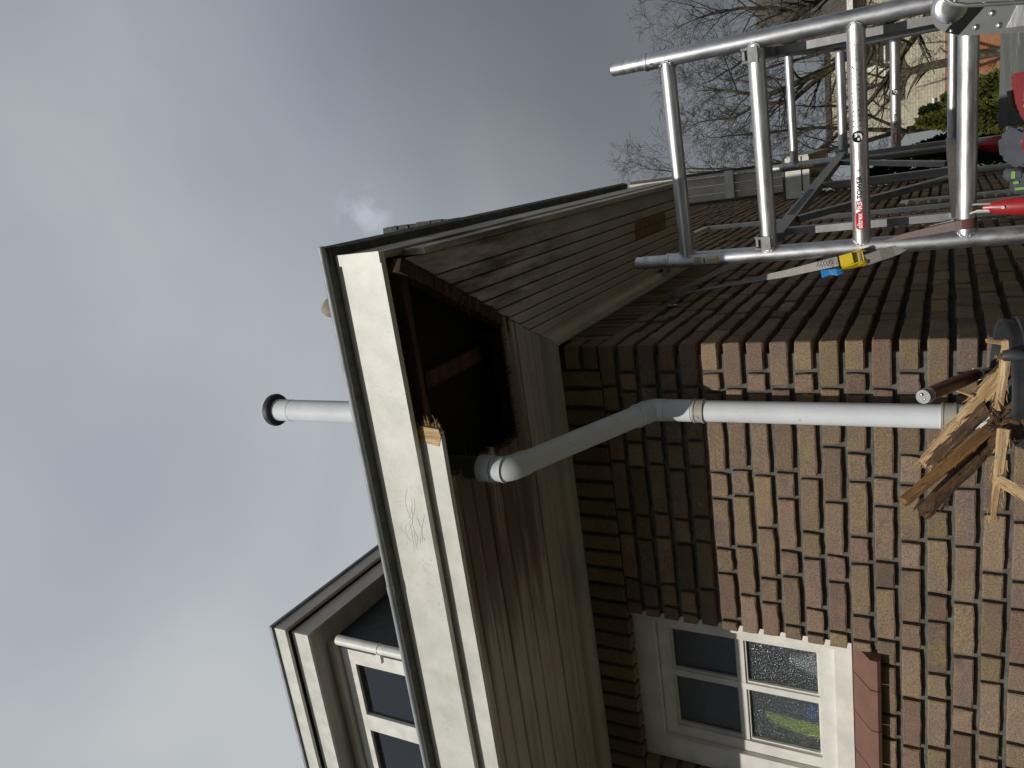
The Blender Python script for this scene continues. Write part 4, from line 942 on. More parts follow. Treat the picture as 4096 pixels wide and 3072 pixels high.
def guard_rail(label, A, Bp, off, text):
    L_ = (Bp-A); d = L_.normalized(); nn = Vector((d.y, -d.x, 0)); A = A+nn*off; Lg = L_.length
    t = thing('guard_rail', label, 'guard rail', (A.x, A.y, -0.05), 'truss guard rails of the scaffold')
    P = lambda f, z: Vector((A.x, A.y, 0))+d*(Lg*f)+Vector((0, 0, z))
    zt0, zt1, zb0, zb1 = 0.545, 0.585, -0.035, -0.010
    ZT = lambda f: zt0+(zt1-zt0)*f; ZBt = lambda f: zb0+(zb1-zb0)*f
    bm = B(); bar(bm, P(.02, ZT(0)), P(.965, ZT(1)), .050, .032); tr_ = mk('top_rail', bm, MALUD, t)
    bm = B(); bar(bm, P(.02, ZBt(0)), P(.965, ZBt(1)), .050, .032); mk('bottom_rail', bm, MALUD, t)
    for (fa, fb) in ((.93, .93), (.806, .575), (.477, .488), (.147, .388), (.06, .064)):
        bm = B(); a = P(fa, ZT(fa)-.025); b = P(fb, ZBt(fb)+.025)
        dd = (b-a).normalized(); ribbon_bar(bm, a, b, d*.016 if abs(dd.z) > .8 else d.cross(Vector((0, 0, 1))).cross(dd)*.016, nn*.013); sq = mk('strut', bm, MALUD, t)
        if text and fa == .477:
            tb = fit(text_bm('GOMAT', .02, .0006), -.045, .045, -.008, .008)
            q0 = a+(b-a)*.13-nn*0
            for v in tb.verts: v.co = q0+Vector((0, 0, -1))*v.co.x*1.0+d*v.co.y-(-nn)*.0137
            mk('strut_lettering', tb, MBLACK, sq, recalc=False)
    for f, z in ((0, .56), (1, .59)):
        for b_ in (f,):
            c = P(f, z)
            bm = B(); s = .024
            # cast claw over the rung
            M_ = Matrix.Translation(c) @ Matrix(((nn.x, d.x, 0), (nn.y, d.y, 0), (0, 0, 1))).to_4x4()
            prism(bm, [(-.034, -.020), (-.040, .022), (-.026, .044), (.020, .046), (.034, .030), (.036, -.004), (.027, -.004), (.026, .022), (.014, .034), (-.018, .034), (-.029, .020), (-.026, -.020)], -s, -s+.008, 'x')
            prism(bm, [(-.034, -.020), (-.040, .022), (-.026, .044), (.020, .046), (.034, .030), (.036, -.004), (.027, -.004), (.026, .022), (.014, .034), (-.018, .034), (-.029, .020), (-.026, -.020)], s-.008, s, 'x')
            box(bm, -s, s, -.040, -.030, -.012, .020); box(bm, -s*.6, s*.6, -.020, .018, .034, .042)
            for v in bm.verts: v.co = M_ @ v.co
            mk('claw', bm, MCAST, t)
    # decal on the top rail
    if text:
        bm = B(); a = P(.16, ZT(.16)+.0); b = P(.40, ZT(.40)+.0); 
        ribbon_bar(bm, a+nn*.0164, b+nn*.0164, Vector((0, 0, .015)), nn*.0003); mk('decal', bm, MTGREY, t)
    return t
guard_rail('aluminium truss guard rail on the wall side of the scaffold', S1, F1, 0.045, True)
guard_rail('aluminium truss guard rail on the outer side of the scaffold', S2, F2, -0.045, False)

# toe board and working decks
bm = B(); e_ = (F2-F1).normalized(); a = F1+e_*.075+Vector((0, -.06, -.33)); b = F2+e_*.25+Vector((0, -.06, -.33))
bar(bm, a, b, .155, .022); bmesh.ops.bevel(bm, geom=[q for q in bm.edges], offset=.006, segments=2, affect='EDGES')
tag(mk('toe_board', bm, MDECK, None), 'grey weathered toe board at the far end of the scaffold', 'board')
pl = thing('work_platform', 'weathered plank platform under the rubble bucket', 'platform', (0.3, -0.3, -0.47))
for j in range(6):
    bm = B(); box(bm, -0.9, 1.25, -0.95+j*.185, -0.95+j*.185+.18, -0.47, -0.44); mk('plank', bm, MDECK, pl)
for xx in (-0.8, 1.1):
    bm = B(); box(bm, xx-.03, xx+.03, -0.95, 0.15, -0.56, -0.471); mk('bearer', bm, MALUD, pl)
    for yy in (-0.85, 0.05):
        bm = B(); tube(bm, [(xx, yy, -3.3), (xx, yy, -0.561)], .024, 12); mk('leg', bm, MALU, pl, 60)

# red hinged hooks hanging by the platform
def red_hook(label, top, bot, r_=.020):
    top = Vector(top); bot = Vector(bot); d = (bot-top).normalized()
    t = thing('red_hook_arm', label, 'hook arm', bot, 'red arms of the scaffold')
    bm = B(); sd_ = d.cross(Vector((0, 1, 0))).normalized(); nf = sd_.cross(d)
    pts = []
    for i in range(9):
        f = i/8; pts.append(top+(bot-top)*f)
    tube(bm, pts, [r_*.45, r_*.85, r_, r_*1.05, r_*1.05, r_*1.05, r_*1.05, r_*1.05, r_*1.0], 10)
    for v in bm.verts:
        q = (v.co-top).dot(nf); v.co -= nf*q*.45
    mk('arm', bm, MREDB, t, 50)
    bm = B()
    for sg in (-1, 1): bar(bm, top-d*.045+sd_*.012*sg, top+d*.02+sd_*.012*sg, .014, .005, up=tuple(nf))
    mk('fork', bm, MCAST, t)
    bm = B(); tube(bm, [top+d*.055-nf*.02, top+d*.055+nf*.02], .005, 8); mk('pin', bm, MSTEEL, t, 50)
red_hook('bright red hook arm hanging below the near scaffold rung beside the strap', (0.369, 0.201, -0.095), (0.358, 0.150, -0.42), .026)
red_hook('red hook arm further back beside the far scaffold frame', (0.470, 2.60, -0.150), (0.455, 2.55, -0.46), .045)

# ================================================================== ratchet strap and eye bolt
EB = Vector((0.024, 0.715, 1.110))
eb = thing('eye_bolt', 'dark eye bolt with pale washer screwed into the brick wall', 'eye bolt', (0.0, 0.715, 1.110))
bm = B(); lathe(bm, [(0.006, 0.0), (0.022, 0.0), (0.024, .003), (.006, .005)], 20, axis_m((0.003, .715, 1.095), (1, 0, 0))); mk('washer', bm, MPVC2, eb, 50)
bm = B(); tube(bm, [(0, .715, 1.095), (.028, .715, 1.098)], .005, 10)
tube(bm, [(.045+.017*math.cos(t), .715, 1.103+.017*math.sin(t)) for t in [math.pi*2*k/14 for k in range(15)]], .004, 8); mk('eye', bm, MCAST, eb, 50)
E0 = Vector((.048, .712, 1.112))
rs_ = thing('ratchet_strap', 'grey ratchet strap with yellow buckle from wall eye bolt to scaffold', 'ratchet strap', tuple(E0))
e1 = Vector((S1.x+.005, S1.y+.035, .60))
bm = B(); strip(bm, [E0, E0.lerp(e1, .12), E0.lerp(e1, .5), e1], [Vector((.002, .001, .006)), Vector((.004, .010, .015)), Vector((.004, .012, .016)), Vector((.004, .012, .016))], .002); mk('webbing', bm, MWEB, rs_)
RP = Vector((0.262, -0.02, 0.285)); 
RC = Vector((S1.x-.035, S1.y-.075, 0.275))      # ratchet centre
bm = B(); strip(bm, [E0+Vector((0, -.005, -.01)), E0.lerp(RC, .35), E0.lerp(RC, .7), RC+Vector((0, .01, .05))], [Vector((.001, .003, .004)), Vector((.004, .006, .004)), Vector((.012, .006, .003)), Vector((.015, .007, .003))], .002); mk('webbing', bm, MWEB, rs_)
R4 = Vector((S1.x, S1.y, RZ[3]))
bm = B(); strip(bm, [RC+Vector((-.002, .0, -.04)), RC+Vector((.02, .045, -.13)), R4+Vector((.03, .03, .10)), R4+Vector((.046, .012, .03))], [Vector((.016, .004, .004))]*4, .002); mk('webbing', bm, MWEB, rs_)
bm = B(); strip(bm, [RC+Vector((.0, -.012, -.03)), RC+Vector((.012, .012, -.08)), RC+Vector((.022, .055, -.14))], [Vector((.015, .004, .004))]*3, .002); mk('loose_tail', bm, MWEB, rs_)
# maroon end wrapped round the rung
e_ = (S2-S1).normalized()
bm = B(); nn = Vector((e_.y, -e_.x, 0)); n = 26
ra = []; 
for k in range(n+1):
    t = 2*math.pi*k/n; rr = TR+.0015
    c = R4+e_*.052+(nn*math.cos(t)+Vector((0, 0, 1))*math.sin(t))*rr
    ra.append((bm.verts.new(c-e_*.016), bm.verts.new(c+e_*.016)))
for (a, b), (c, d) in zip(ra, ra[1:]): bm.faces.new((a, c, d, b))
mk('wrapped_end', bm, MWEBR, rs_, 80)
bm = B(); strip(bm, [R4+e_*.05+Vector((0, -.0268, 0)), R4+e_*.046+Vector((0, -.0275, .04)), R4+e_*.036+Vector((0, -.026, .11)), R4+e_*.026+Vector((0, -.0262, .18)), R4+e_*.014+Vector((0, -.0268, .235))], [e_*.015, e_*.014, e_*.012, e_*.009, e_*.004], .0018); mk('strap_end', bm, mat('faded_webbing', (0.25, 0.20, 0.185), (0.19, 0.135, 0.13), scale=200, rough=.9, bump=.8, bscale=420), rs_)
bm = B(); tube(bm, [R4+e_*.075+Vector((0, -.02, .005)), R4+e_*.09+Vector((0, -.03, -.03)), R4+e_*.083+Vector((0, -.03, -.12)), R4+e_*.09+Vector((0, -.03, -.3)), R4+e_*.09+Vector((0, -.03, -.5))], .0028, 8); tag(mk('cord', bm, MCREAMP, None, 60), 'thin cream cord hanging from the strapped scaffold rung', 'cord')
# the ratchet itself: two side cheeks, spool, handle
M_ = Matrix.Translation(RC) @ Matrix.Rotation(R(-14), 4, 'Y') @ Matrix.Rotation(R(28), 4, 'Z') @ Matrix.Scale(0.84, 4)
def rb(bm, name, m, sm=40):
    for v in bm.verts: v.co = M_ @ v.co
    return mk(name, bm, m, rs_, sm)
bm = B(); prism(bm, [(-.022, -.040), (.022, -.040), (.022, .038), (-.022, .038)], -.014, -.010, 'y'); prism(bm, [(-.022, .012), (.022, .012), (.022, .05), (-.022, .05)], .010, .014, 'y'); rb(bm, 'ratchet_plate', MYEL)
for sx_ in (-1, 1):
    bm = B(); prism(bm, [(-.020, .046), (-.006, .050), (.008, .030), (.022, -.028), (.012, -.05), (-.010, -.05), (-.026, -.036), (-.030, -.012), (-.022, .004)], sx_*.024-.0015, sx_*.024+.0015, 'x'); rb(bm, 'ratchet_cheek', MYEL)
    bm = B(); lathe(bm, [(.0, 0), (.015, 0), (.017, .002), (.017, .004), (0, .004)], 20, axis_m((sx_*.0265, -.006, -.03), (sx_, 0, 0))); rb(bm, 'ratchet_wheel', MYEL)
bm = B(); tube(bm, [(-.03, -.006, -.03), (.03, -.006, -.03)], .010, 16); rb(bm, 'spool', MCAST)
bm = B(); box(bm, -.024, .024, -.036, -.030, -.005, .045, bev=.002); rb(bm, 'ratchet_handle', MYEL)
bm = B(); strip(bm, [RC+Vector((-.03, -.02, .035)), RC+Vector((-.032, -.028, .05)), RC+Vector((-.03, -.026, .075)), RC+Vector((-.034, -.03, .10))], [Vector((.007, .002, .003)), Vector((.011, .003, .003)), Vector((.009, .002, .004)), Vector((.013, .003, .002))], .003); mk('blue_tag', bm, MBLUE, rs_)
bm = B()
for i in range(6):
    p = RC+Vector((-.012, -.004, .062+i*.009)); q = p+Vector((.022, .004, .009)); tube(bm, [p+Vector((0, -.006, 0)), q+Vector((0, -.006, 0))], .0007, 4); tube(bm, [p+Vector((.022, -.002, 0)), q+Vector((-.022, -.010, 0))], .0007, 4)
mk('stitching', bm, MBLACK, rs_)

# ================================================================== rubble bucket and its contents
bk = thing('rubble_bucket', 'black rubber bucket full of broken wood beside the house corner', 'bucket', (0.028, -0.556, -0.44))
BC = Matrix.Translation((0.028, -0.556, -.118)) @ Matrix.Rotation(R(6), 4, 'X') @ Matrix.Translation((0, 0, .118))
bm = B(); lathe(bm, [(0.0, -.438), (.115, -.438), (.122, -.43), (.148, -.135), (.150, -.125), (.153, -.118), (.151, -.111), (.145, -.113), (.142, -.13), (.116, -.425), (0.0, -.428)], 40, BC); mk('tub', wob(bm, .003, 1, 8), MRUB, bk, 50)
bm = B(); lathe(bm, [(.1485, -.150), (.156, -.150), (.157, -.143), (.1495, -.140)], 40, BC); mk('rim_band', wob(bm, .003, 1, 8), MRUB, bk, 50)
bm = B(); c0 = Vector((0.028, -0.556, 0)); pts = [c0+Vector((.16*math.cos(t), .16*math.sin(t)-.004, -.138-.05*max(0, math.sin(-t-.35)))) for t in [R(-55-10*k) for k in range(14)]]; tube(bm, pts, .0032, 10); mk('handle', bm, MSTEEL, bk, 60)
for t in (R(-50), R(-190)):
    bm = B(); p = c0+Vector((.153*math.cos(t), .153*math.sin(t), -.126)); tube(bm, [p+Vector((0, 0, -.025)), p+Vector((math.cos(t)*.004, math.sin(t)*.004, 0)), p+Vector((0, 0, .016))], [.010, .014, .012], 10); mk('handle_lug', bm, MRUB, bk, 60)
def stick(name, label, a, b, w0, w1, th, m, seed, jag=1.0, seg=14, cat='broken wood', twist=.3, spl=9, face=None):
    """split length of timber: ragged section, splintered ends"""
    r_ = random.Random(seed); a = Vector(a); b = Vector(b); d = (b-a).normalized()
    s = d.cross(CAM-a).normalized(); n = s.cross(d); bm = B(); rows = []; npt = 9
    sq_ = lambda t: math.copysign(abs(t)**.45, t)
    prof = [(sq_(math.cos(2*math.pi*(k+.5)/npt))*(1+r_.uniform(-.18, .12)), sq_(math.sin(2*math.pi*(k+.5)/npt))*(1+r_.uniform(-.25, .2))) for k in range(npt)]
    drift = [r_.uniform(-1, 1) for _ in range(npt)]
    for i in range(seg+1):
        f = i/seg; p = a+(b-a)*f+s*mnoise.noise(Vector((f*2, seed, 0)))*w0*.12
        w_ = (w0+(w1-w0)*f)/2*(1+.25*mnoise.noise(Vector((f*6, seed*3.1, 1)))*jag); row = []
        for k, (cx_, cy_) in enumerate(prof):
            j = 1+.16*jag*mnoise.noise(Vector((f*9, k*1.7, seed))); endk = (r_.uniform(-.6, .5)*w0*.7*jag*(1 if i == seg else -1)) if i in (0, seg) else 0
            row.append(bm.verts.new(p+s*cx_*w_*j+n*cy_*th/2*j+d*endk))
        rows.append(row)
    for p, q in zip(rows, rows[1:]):
        for k in range(npt): bm.faces.new((p[k], p[(k+1) % npt], q[(k+1) % npt], q[k]))
    bm.faces.new(rows[0]); bm.faces.new(rows[-1][::-1])
    for e_nd, sg in ((a, -1), (b, 1)):
        for i in range(spl):
            o_ = e_nd+s*r_.uniform(-.45, .45)*w0+n*r_.uniform(-.4, .4)*th; l = r_.uniform(.2, .7)*w0*jag
            tube(bm, [o_-d*sg*w0*.4, o_+d*sg*l*.5, o_+d*sg*l+s*r_.uniform(-.1, .1)*w0], [w0*.07, w0*.05, w0*.004], 4, cap=False)
    for i in range(spl*5):                                   # fine fibres
        f = r_.random(); o_ = a+(b-a)*f+s*r_.uniform(-.5, .5)*w0+n*r_.choice((-.5, .5))*th; l = r_.uniform(.3, 1.0)*w0
        tube(bm, [o_, o_+d*l*.6+n*r_.uniform(-.1, .1)*w0, o_+d*l+(s*r_.uniform(-.4, .4)+n*r_.uniform(-.3, .5))*w0], [w0*.022, w0*.018, w0*.003], 3, cap=False)
    for i in range(spl):                                     # slivers lifting off the flanks
        f = r_.uniform(.1, .9); o_ = a+(b-a)*f+s*r_.choice((-1, 1))*w0*.48+n*r_.uniform(0, .4)*th; l = r_.uniform(.4, 1.2)*w0
        tube(bm, [o_, o_+d*l*.6+(o_-(a+(b-a)*f))*.15, o_+d*l+(o_-(a+(b-a)*f))*.4], [w0*.06, w0*.045, w0*.004], 4, cap=False)
    qm = Matrix(((s.x, n.x, d.x, a.x), (s.y, n.y, d.y, a.y), (s.z, n.z, d.z, a.z), (0, 0, 0, 1))); qi = qm.inverted()
    for v in bm.verts: v.co = qi @ v.co
    o = mk(name, bm, m, None, recalc=True); o.matrix_world = qm; return tag(o, label, cat, 'broken wood in the bucket')
stick('broken_plank', 'longest pale split plank leaning out of the bucket across the downpipe', (0.113, -0.540, -0.165), (-0.150, -0.645, 0.042), .040, .034, .024, MWOODP, 3, spl=10)
bm = B()
stick('rotten_plank', 'brown crumbling plank lying along the pale one in the bucket', (-0.02, -0.600, -0.085), (-0.155, -0.652, 0.030), .034, .030, .022, MROT, 17, jag=.9, spl=6)
stick('broken_plank', 'orange brown plank with split grain reaching furthest out of the bucket', (-0.000, -0.615, -0.15), (-0.172, -0.842, 0.086), .028, .028, .024, MWOODB, 8, jag=.4, spl=6)
stick('rotten_plank', 'nearly black rotten plank under the orange brown one', (-0.035, -0.600, -0.15), (-0.218, -0.788, 0.046), .042, .034, .030, MROT, 9, jag=.7, spl=6)
stick('wood_stick', 'straight pale stick lying along the bucket rim', (0.138, -0.585, -0.122), (-0.016, -0.640, -0.105), .024, .020, .016, MWOODP, 21, jag=.3)
stick('wood_stick', 'long thin pale stick pointing sideways out of the bucket', (-0.030, -0.730, -0.112), (-0.208, -0.830, -0.090), .026, .010, .012, MWOODP, 22, jag=.3)
stick('wood_stick', 'short pale stick slanting down outside the bucket', (-0.125, -0.790, -0.098), (-0.165, -0.830, -0.185), .024, .022, .012, MWOODP, 23, jag=.4)
stick('wood_splinter', 'small sharp pale splinter at the back edge of the bucket', (0.144, -0.600, -0.080), (0.122, -0.560, -0.150), .010, .014, .006, MWOODP, 24, jag=.5, spl=3)
stick('wood_splinter', 'dark brown splinter crossing the sticks at the bucket rim', (0.110, -0.618, -0.098), (0.094, -0.590, -0.150), .008, .018, .008, MWOODB, 25, jag=.5, spl=3)
stick('wood_splinter', 'thin pale splinter pointing up in front of the downpipe', (0.005, -0.60, -0.055), (0.033, -0.61, 0.0), .008, .002, .005, MWOODP, 26, jag=.2, spl=1)
# crumbled dark chunk
bm = B(); bmesh.ops.create_icosphere(bm, subdivisions=4, radius=.040)
for v in bm.verts: v.co = v.co*(1+.55*mnoise.noise(v.co*30)+.3*mnoise.noise(v.co*90)); v.co = Vector((v.co.x*1.1, v.co.y*.8, v.co.z*.95))+Vector((-0.045, -0.672, -0.118))
rs = random.Random(6)
for i in range(40):
    d = Vector((rs.uniform(-1, 1), rs.uniform(-1, .3), rs.uniform(-.5, 1))).normalized(); p = Vector((-0.045, -0.672, -0.118))+d*.025; q = Vector((rs.uniform(-1, 1), rs.uniform(-.6, .6), rs.uniform(-1, 1)))*.02
    tube(bm, [p, p+d*.015+q*.3, p+d*.018+q], [.004, .003, .0005], 4, cap=False)
tag(mk('rotten_chunk', bm, MROT), 'crumbled black rotten lump heaped at the bucket rim', 'broken wood', 'broken wood in the bucket')
# hammer with leather grip
H0, H1, H2 = Vector((0.058, -0.770, 0.047)), Vector((0.027, -0.470, -0.073)), Vector((0.010, -0.36, -0.118))
hd = (H1-H0).normalized(); hm = thing('hammer', 'hammer with ringed brown leather grip and steel butt above the bucket', 'hammer', tuple(H2))
bm = B(); pts = []; rr = []
for i in range(49):
    f = i/48; pts.append(H0+(H1-H0)*(.035+f*.965)); rr.append(.0152+.002*math.sin(f*math.pi)+(-.0006 if i % 2 else 0)-(.003*max(0, f-.85)/.15))
tube(bm, pts, rr, 24); mk('grip', bm, MLEATH, hm, 50)
bm = B(); tube(bm, [H0, H0+hd*.002, H0+hd*.0115], [.0158, .0172, .0170], 28); bt = mk('butt', bm, MCAST, hm, 50)
for sg in (-1, 1):
    c = H0+Vector((sg*.0052, 0, sg*.003))-hd*.0002; bm = B(); tube(bm, [c, c-hd*.002, c-hd*.003], [.0038, .0034, .0015], 12); mk('butt_rivet', bm, MSTEEL, bt, 60)
for f in (.05, .075, .93, .955):
    bm = B(); c = H0+(H1-H0)*f; tube(bm, [c, c+hd*.0022], .0172 if f < .5 else .0160, 24); mk('spacer_ring', bm, MCREAMP, hm, 50)
bm = B(); bar(bm, H1-hd*.004, H2+(H2-H1)*.9, .018, .010); mk('shank', bm, MCAST, hm)
bm = B(); hq = H2+(H2-H1)*.9; box(bm, -.05, .05, -.012, .012, -.012, .012, Matrix.Translation(hq), bev=0); mk('head', bm, MCAST, hm)

# ================================================================== cordless tool
ct = thing('cordless_tool', 'red and dark grey cordless power tool on the platform', 'power tool', (0.62, -0.19, -0.44))
bm = B(); prism(bm, [(0.505, -.225), (0.520, -.168), (0.56, -.162), (0.585, -.158), (0.63, -.185), (0.70, -.20), (0.80, -.20), (0.80, -.40), (0.60, -.42), (0.53, -.30)], -0.235, -0.165, 'y')
bmesh.ops.bevel(bm, geom=list(bm.edges), offset=.008, segments=2, affect='EDGES'); mk('body', bm, MTRED, ct, 40)
bm = B(); prism(bm, [(0.60, -.18), (0.66, -.148), (0.740, -.136), (0.740, -.20), (0.66, -.22)], -0.238, -0.168, 'y')
bmesh.ops.bevel(bm, geom=list(bm.edges), offset=.006, segments=2, affect='EDGES'); mk('motor_housing', bm, MTRED, ct, 40)
bm = B(); prism(bm, [(0.50, -.160), (0.535, -.118), (0.590, -.112), (0.615, -.15), (0.58, -.20), (0.52, -.20)], -0.228, -0.176, 'y')
bmesh.ops.bevel(bm, geom=list(bm.edges), offset=.010, segments=2, affect='EDGES'); mk('handle', bm, MTGREY, ct, 40)
bm = B(); box(bm, 0.440, 0.500, -0.235, -0.165, -0.44, -0.142, bev=.010); bt = mk('battery', bm, MTGREY, ct, 40)
bm = B(); box(bm, 0.475, 0.507, -0.238, -0.17, -0.17, -0.126, bev=.008); mk('battery_latch', bm, MTGREY, bt, 40)
for (x0, x1, z0, z1) in ((.468, .474, -.158, -.146), (.452, .458, -.172, -.150), (.482, .500, -.150, -.141)):
    bm = B(); box(bm, x0, x1, -0.2405, -0.2385 if x0 > .47 else -.2355, z0, z1); mk('green_accent', bm, MTGRN, bt)
for cx_, cz_ in ((.530, -.178), (.555, -.170)):
    bm = B(); tube(bm, [(cx_, -.2345, cz_), (cx_, -.2362, cz_)], .0032, 12); mk('screw', bm, MBLACK, ct, 50)
tb = fit(text_bm('HILTI', .03, .0012), .655, .728, -.186, -.164)
for v in tb.verts: v.co = Vector((v.co.x, -.2386, v.co.y))
mk('lettering', tb, MWHTP, ct, recalc=False)
bm = B(); tube(bm, [(.645, -.2, -.150), (.665, -.21, -.140), (.70, -.21, -.136)], .008, 10); mk('trigger', bm, MBLACK, ct, 50)

# ================================================================== folding ladder (top hinge close to the camera)
ld = thing('folding_ladder', 'aluminium folding ladder with riveted round hinge near the camera', 'ladder', (0.83, -1.0, -3.3))
HC = Vector((0.834, -1.036, 0.007))
nfl = Vector((-.12, -.99, 0)).normalized(); Rt_l = Vector((0.99, -.12, 0)).normalized()
Ml = Matrix(((Rt_l.x, 0, nfl.x, HC.x), (Rt_l.y, 0, nfl.y, HC.y), (Rt_l.z, 1, nfl.z, HC.z), (0, 0, 0, 1)))
def lt(bm, name, m, par, sm=40):
    for v in bm.verts: v.co = Ml @ v.co
    return mk(name, bm, m, par, sm)
def zp(*pts): return [(-(y-120)*.153e-3, -(x-1330)*.139e-3) for x, y in pts]
arc = [(1405+228*math.cos(R(t)), 112+240*math.sin(R(t))) for t in range(250, 100, -10)]
bm = B(); prism(bm, zp(*([(1900, -330), (1500, -160)]+arc+[(1480, 412), (1800, 455), (2212, 510), (3600, 690), (3600, -150)])), -.016, -.011, 'z')
pA = lt(bm, 'hinge_plate', MPLATE, ld)
bm = B(); prism(bm, zp((1250, -420), (1262, -150), (1330, -10), (1420, 60), (1560, 108), (1900, 158), (2212, 203), (3600, 380), (3600, -420)), -.004, .002, 'z')
pB = lt(bm, 'hinge_plate', MPLATE, ld)
bm = B(); tube(bm, [(u_, v_, 0.0) for u_, v_ in zp((1262, -150), (1330, -8), (1420, 62), (1560, 110), (1900, 160), (2212, 205), (3600, 382))], .0042, 10); lt(bm, 'folded_edge', MPLATE, pB, 60)
(cu, cv), = zp((1392, 95)); bm = B()
lathe(bm, [(.0, -.0050), (.012, -.0052), (.021, -.0062), (.0255, -.0085), (.0270, -.0109)], 40, Matrix.Translation((cu, cv, 0))); lt(bm, 'hinge_cap', MCHROME, pA, 40)
bm = B(); prism(bm, zp((1335, 345), (1380, 290), (1480, 235), (1560, 150), (1600, 60), (1800, 60), (1745, 165), (1480, 402), (1400, 375)), -.0108, -.0098, 'z'); lt(bm, 'black_label', MBLACK, pA)
for (x_, y_, par, z_, rr) in ((1400, 345, pA, -.0097, 26), (1665, 355, pA, -.0109, 36), (1905, 382, pA, -.0109, 36), (1830, 245, pA, -.0109, 36), (2130, 400, pA, -.0109, 40), (2300, 440, pA, -.0109, 36), (1455, 22, pB, .0021, 30), (1780, 28, pB, .0021, 54), (2062, 58, pB, .0021, 54), (2360, 90, pB, .0021, 54)):
    (u_, v_), = zp((x_, y_)); bm = B(); rr *= .145e-3
    lathe(bm, [(0, z_+.0032), (rr*.55, z_+.0028), (rr*.9, z_+.0012), (rr, z_)], 18, Matrix.Translation((u_, v_, 0))); lt(bm, 'rivet', MPLATE, par, 60)
bm = B(); prism(bm, zp((1980, 420), (2090, 205), (2500, 240), (2500, 460)), -.0105, -.0065, 'z'); lt(bm, 'stile_end', MALUR, pA)
for (pts_, o0, o1) in ((((1960, 470), (1960, 150), (25000, -600), (25000, 1500)), -.060, -.0165), (((1960, 120), (1960, -400), (25000, -2600), (25000, -900)), -.045, -.0045)):
    bm = B(); prism(bm, zp(*pts_), o0, o1, 'z'); lt(bm, 'stile', MALU, ld)

# ================================================================== beyond the wall: trees, shrubs, pale house
def tree(name, label, limbs, seed, levels=4, dens=1.0, twigr=.004):
    r_ = random.Random(seed); bmL = B(); bmT = B()
    root = limbs[0][0][0]
    t = thing(name, label, 'tree', (root[0], root[1], -3.3), 'bare trees behind the house')
    def grow(p, d, ln, rad, lev):
        n = 5; pts = [Vector(p)]; rads = [rad]; q = Vector(p); dd = Vector(d)
        for i in range(n):
            dd = (dd+Vector((r_.gauss(0, 1), r_.gauss(0, 1), r_.gauss(0, 1)))*.17+Vector((0, 0, .05 if lev < 3 else -.02))).normalized()
            q = q+dd*ln/n; pts.append(q.copy()); rads.append(max(rad*(1-.75*(i+1)/n), .0018))
        tube(bmL if rad > .02 else bmT, pts, rads, 5 if rad > .02 else 3, cap=False)
        if lev >= levels: return
        k = int((3.2 if lev < 2 else 4.2)*dens+r_.random())
        for j in range(k):
            f = r_.uniform(.2, 1.0); i = min(int(f*n), n-1); base = pts[i].lerp(pts[i+1], f*n-i)
            ax = Vector((r_.gauss(0, 1), r_.gauss(0, 1), r_.gauss(0, 1))).cross(dd).normalized()
            nd = (Matrix.Rotation(R(r_.uniform(22, 55)), 3, ax) @ (pts[i+1]-pts[i]).normalized())
            grow(base, nd, ln*r_.uniform(.45, .75), rads[i]*.55, lev+1)
    for pts, r0, r1, lev in limbs:
        pts = [Vector(p) for p in pts]; fine = []
        for a, b in zip(pts, pts[1:]):
            for q in range(5): p = a.lerp(b, q/5); fine.append(p+mnoise.noise_vector(p*1.7)*.05)
        fine.append(pts[-1]); m = len(fine)
        rad = [(r0+(r1-r0)*i/(m-1))*.78 for i in range(m)]
        tube(bmL, fine, rad, 8, cap=False)
        tot = sum((b-a).length for a, b in zip(pts, pts[1:]))
        for i in range(2, m):
            for rep in range(2):
                if r_.random() < .62*dens:
                    d = (fine[i]-fine[i-1]).normalized(); ax = Vector((r_.gauss(0, 1), r_.gauss(0, 1), r_.gauss(0, 1))).cross(d).normalized()
                    nd = Matrix.Rotation(R(r_.uniform(25, 65)), 3, ax) @ d
                    grow(fine[i], nd, r_.uniform(.4, .9)*min(1.35, tot*.28), rad[i]*.5, lev)
    mk('trunk', bmL, MBARK, t, 80, recalc=False); mk('crown', bmT, MTWIG, t, recalc=False)
    return t
tree('bare_tree', 'big leafless tree with mossy limbs behind the scaffold', [
    ([(3.3, 12.9, -3.3), (3.25, 12.8, -1.6), (3.0, 12.6, -.4)], .26, .20, 9),
    ([(3.0, 12.6, -.4), (2.593, 12.406, .05), (2.2, 11.8, .81), (1.614, 11.15, 1.59), (1.466, 10.82, 2.06), (1.364, 10.55, 2.47), (1.41, 10.39, 2.76), (1.59, 10.19, 3.3)], .12, .02, 1),
    ([(2.593, 12.406, .05), (1.781, 11.83, .53), (1.413, 11.56, .80), (1.045, 11.28, 1.07), (.527, 10.82, 1.58), (.261, 10.47, 2.02), (.30, 10.3, 2.6)], .075, .015, 1),
    ([(1.614, 11.15, 1.59), (1.21, 10.72, 2.10), (1.196, 10.35, 2.71), (1.085, 10.18, 2.95), (1.055, 9.87, 3.5)], .055, .012, 1),
    ([(3.0, 12.6, -.4), (3.05, 12.7, .9), (2.93, 12.6, 1.84), (2.63, 12.28, 2.24), (2.85, 12.2, 2.7), (2.9, 11.9, 3.1), (2.82, 11.5, 3.75)], .11, .02, 1),
    ([(2.63, 12.28, 2.24), (2.2, 11.7, 2.75), (1.9, 11.4, 3.15), (1.75, 11.2, 3.6)], .05, .012, 1),
    ([(2.2, 11.8, .81), (1.9, 11.6, 1.7), (1.85, 11.5, 2.4), (1.7, 11.2, 3.1)], .05, .012, 1)], 11, levels=5, dens=.78)
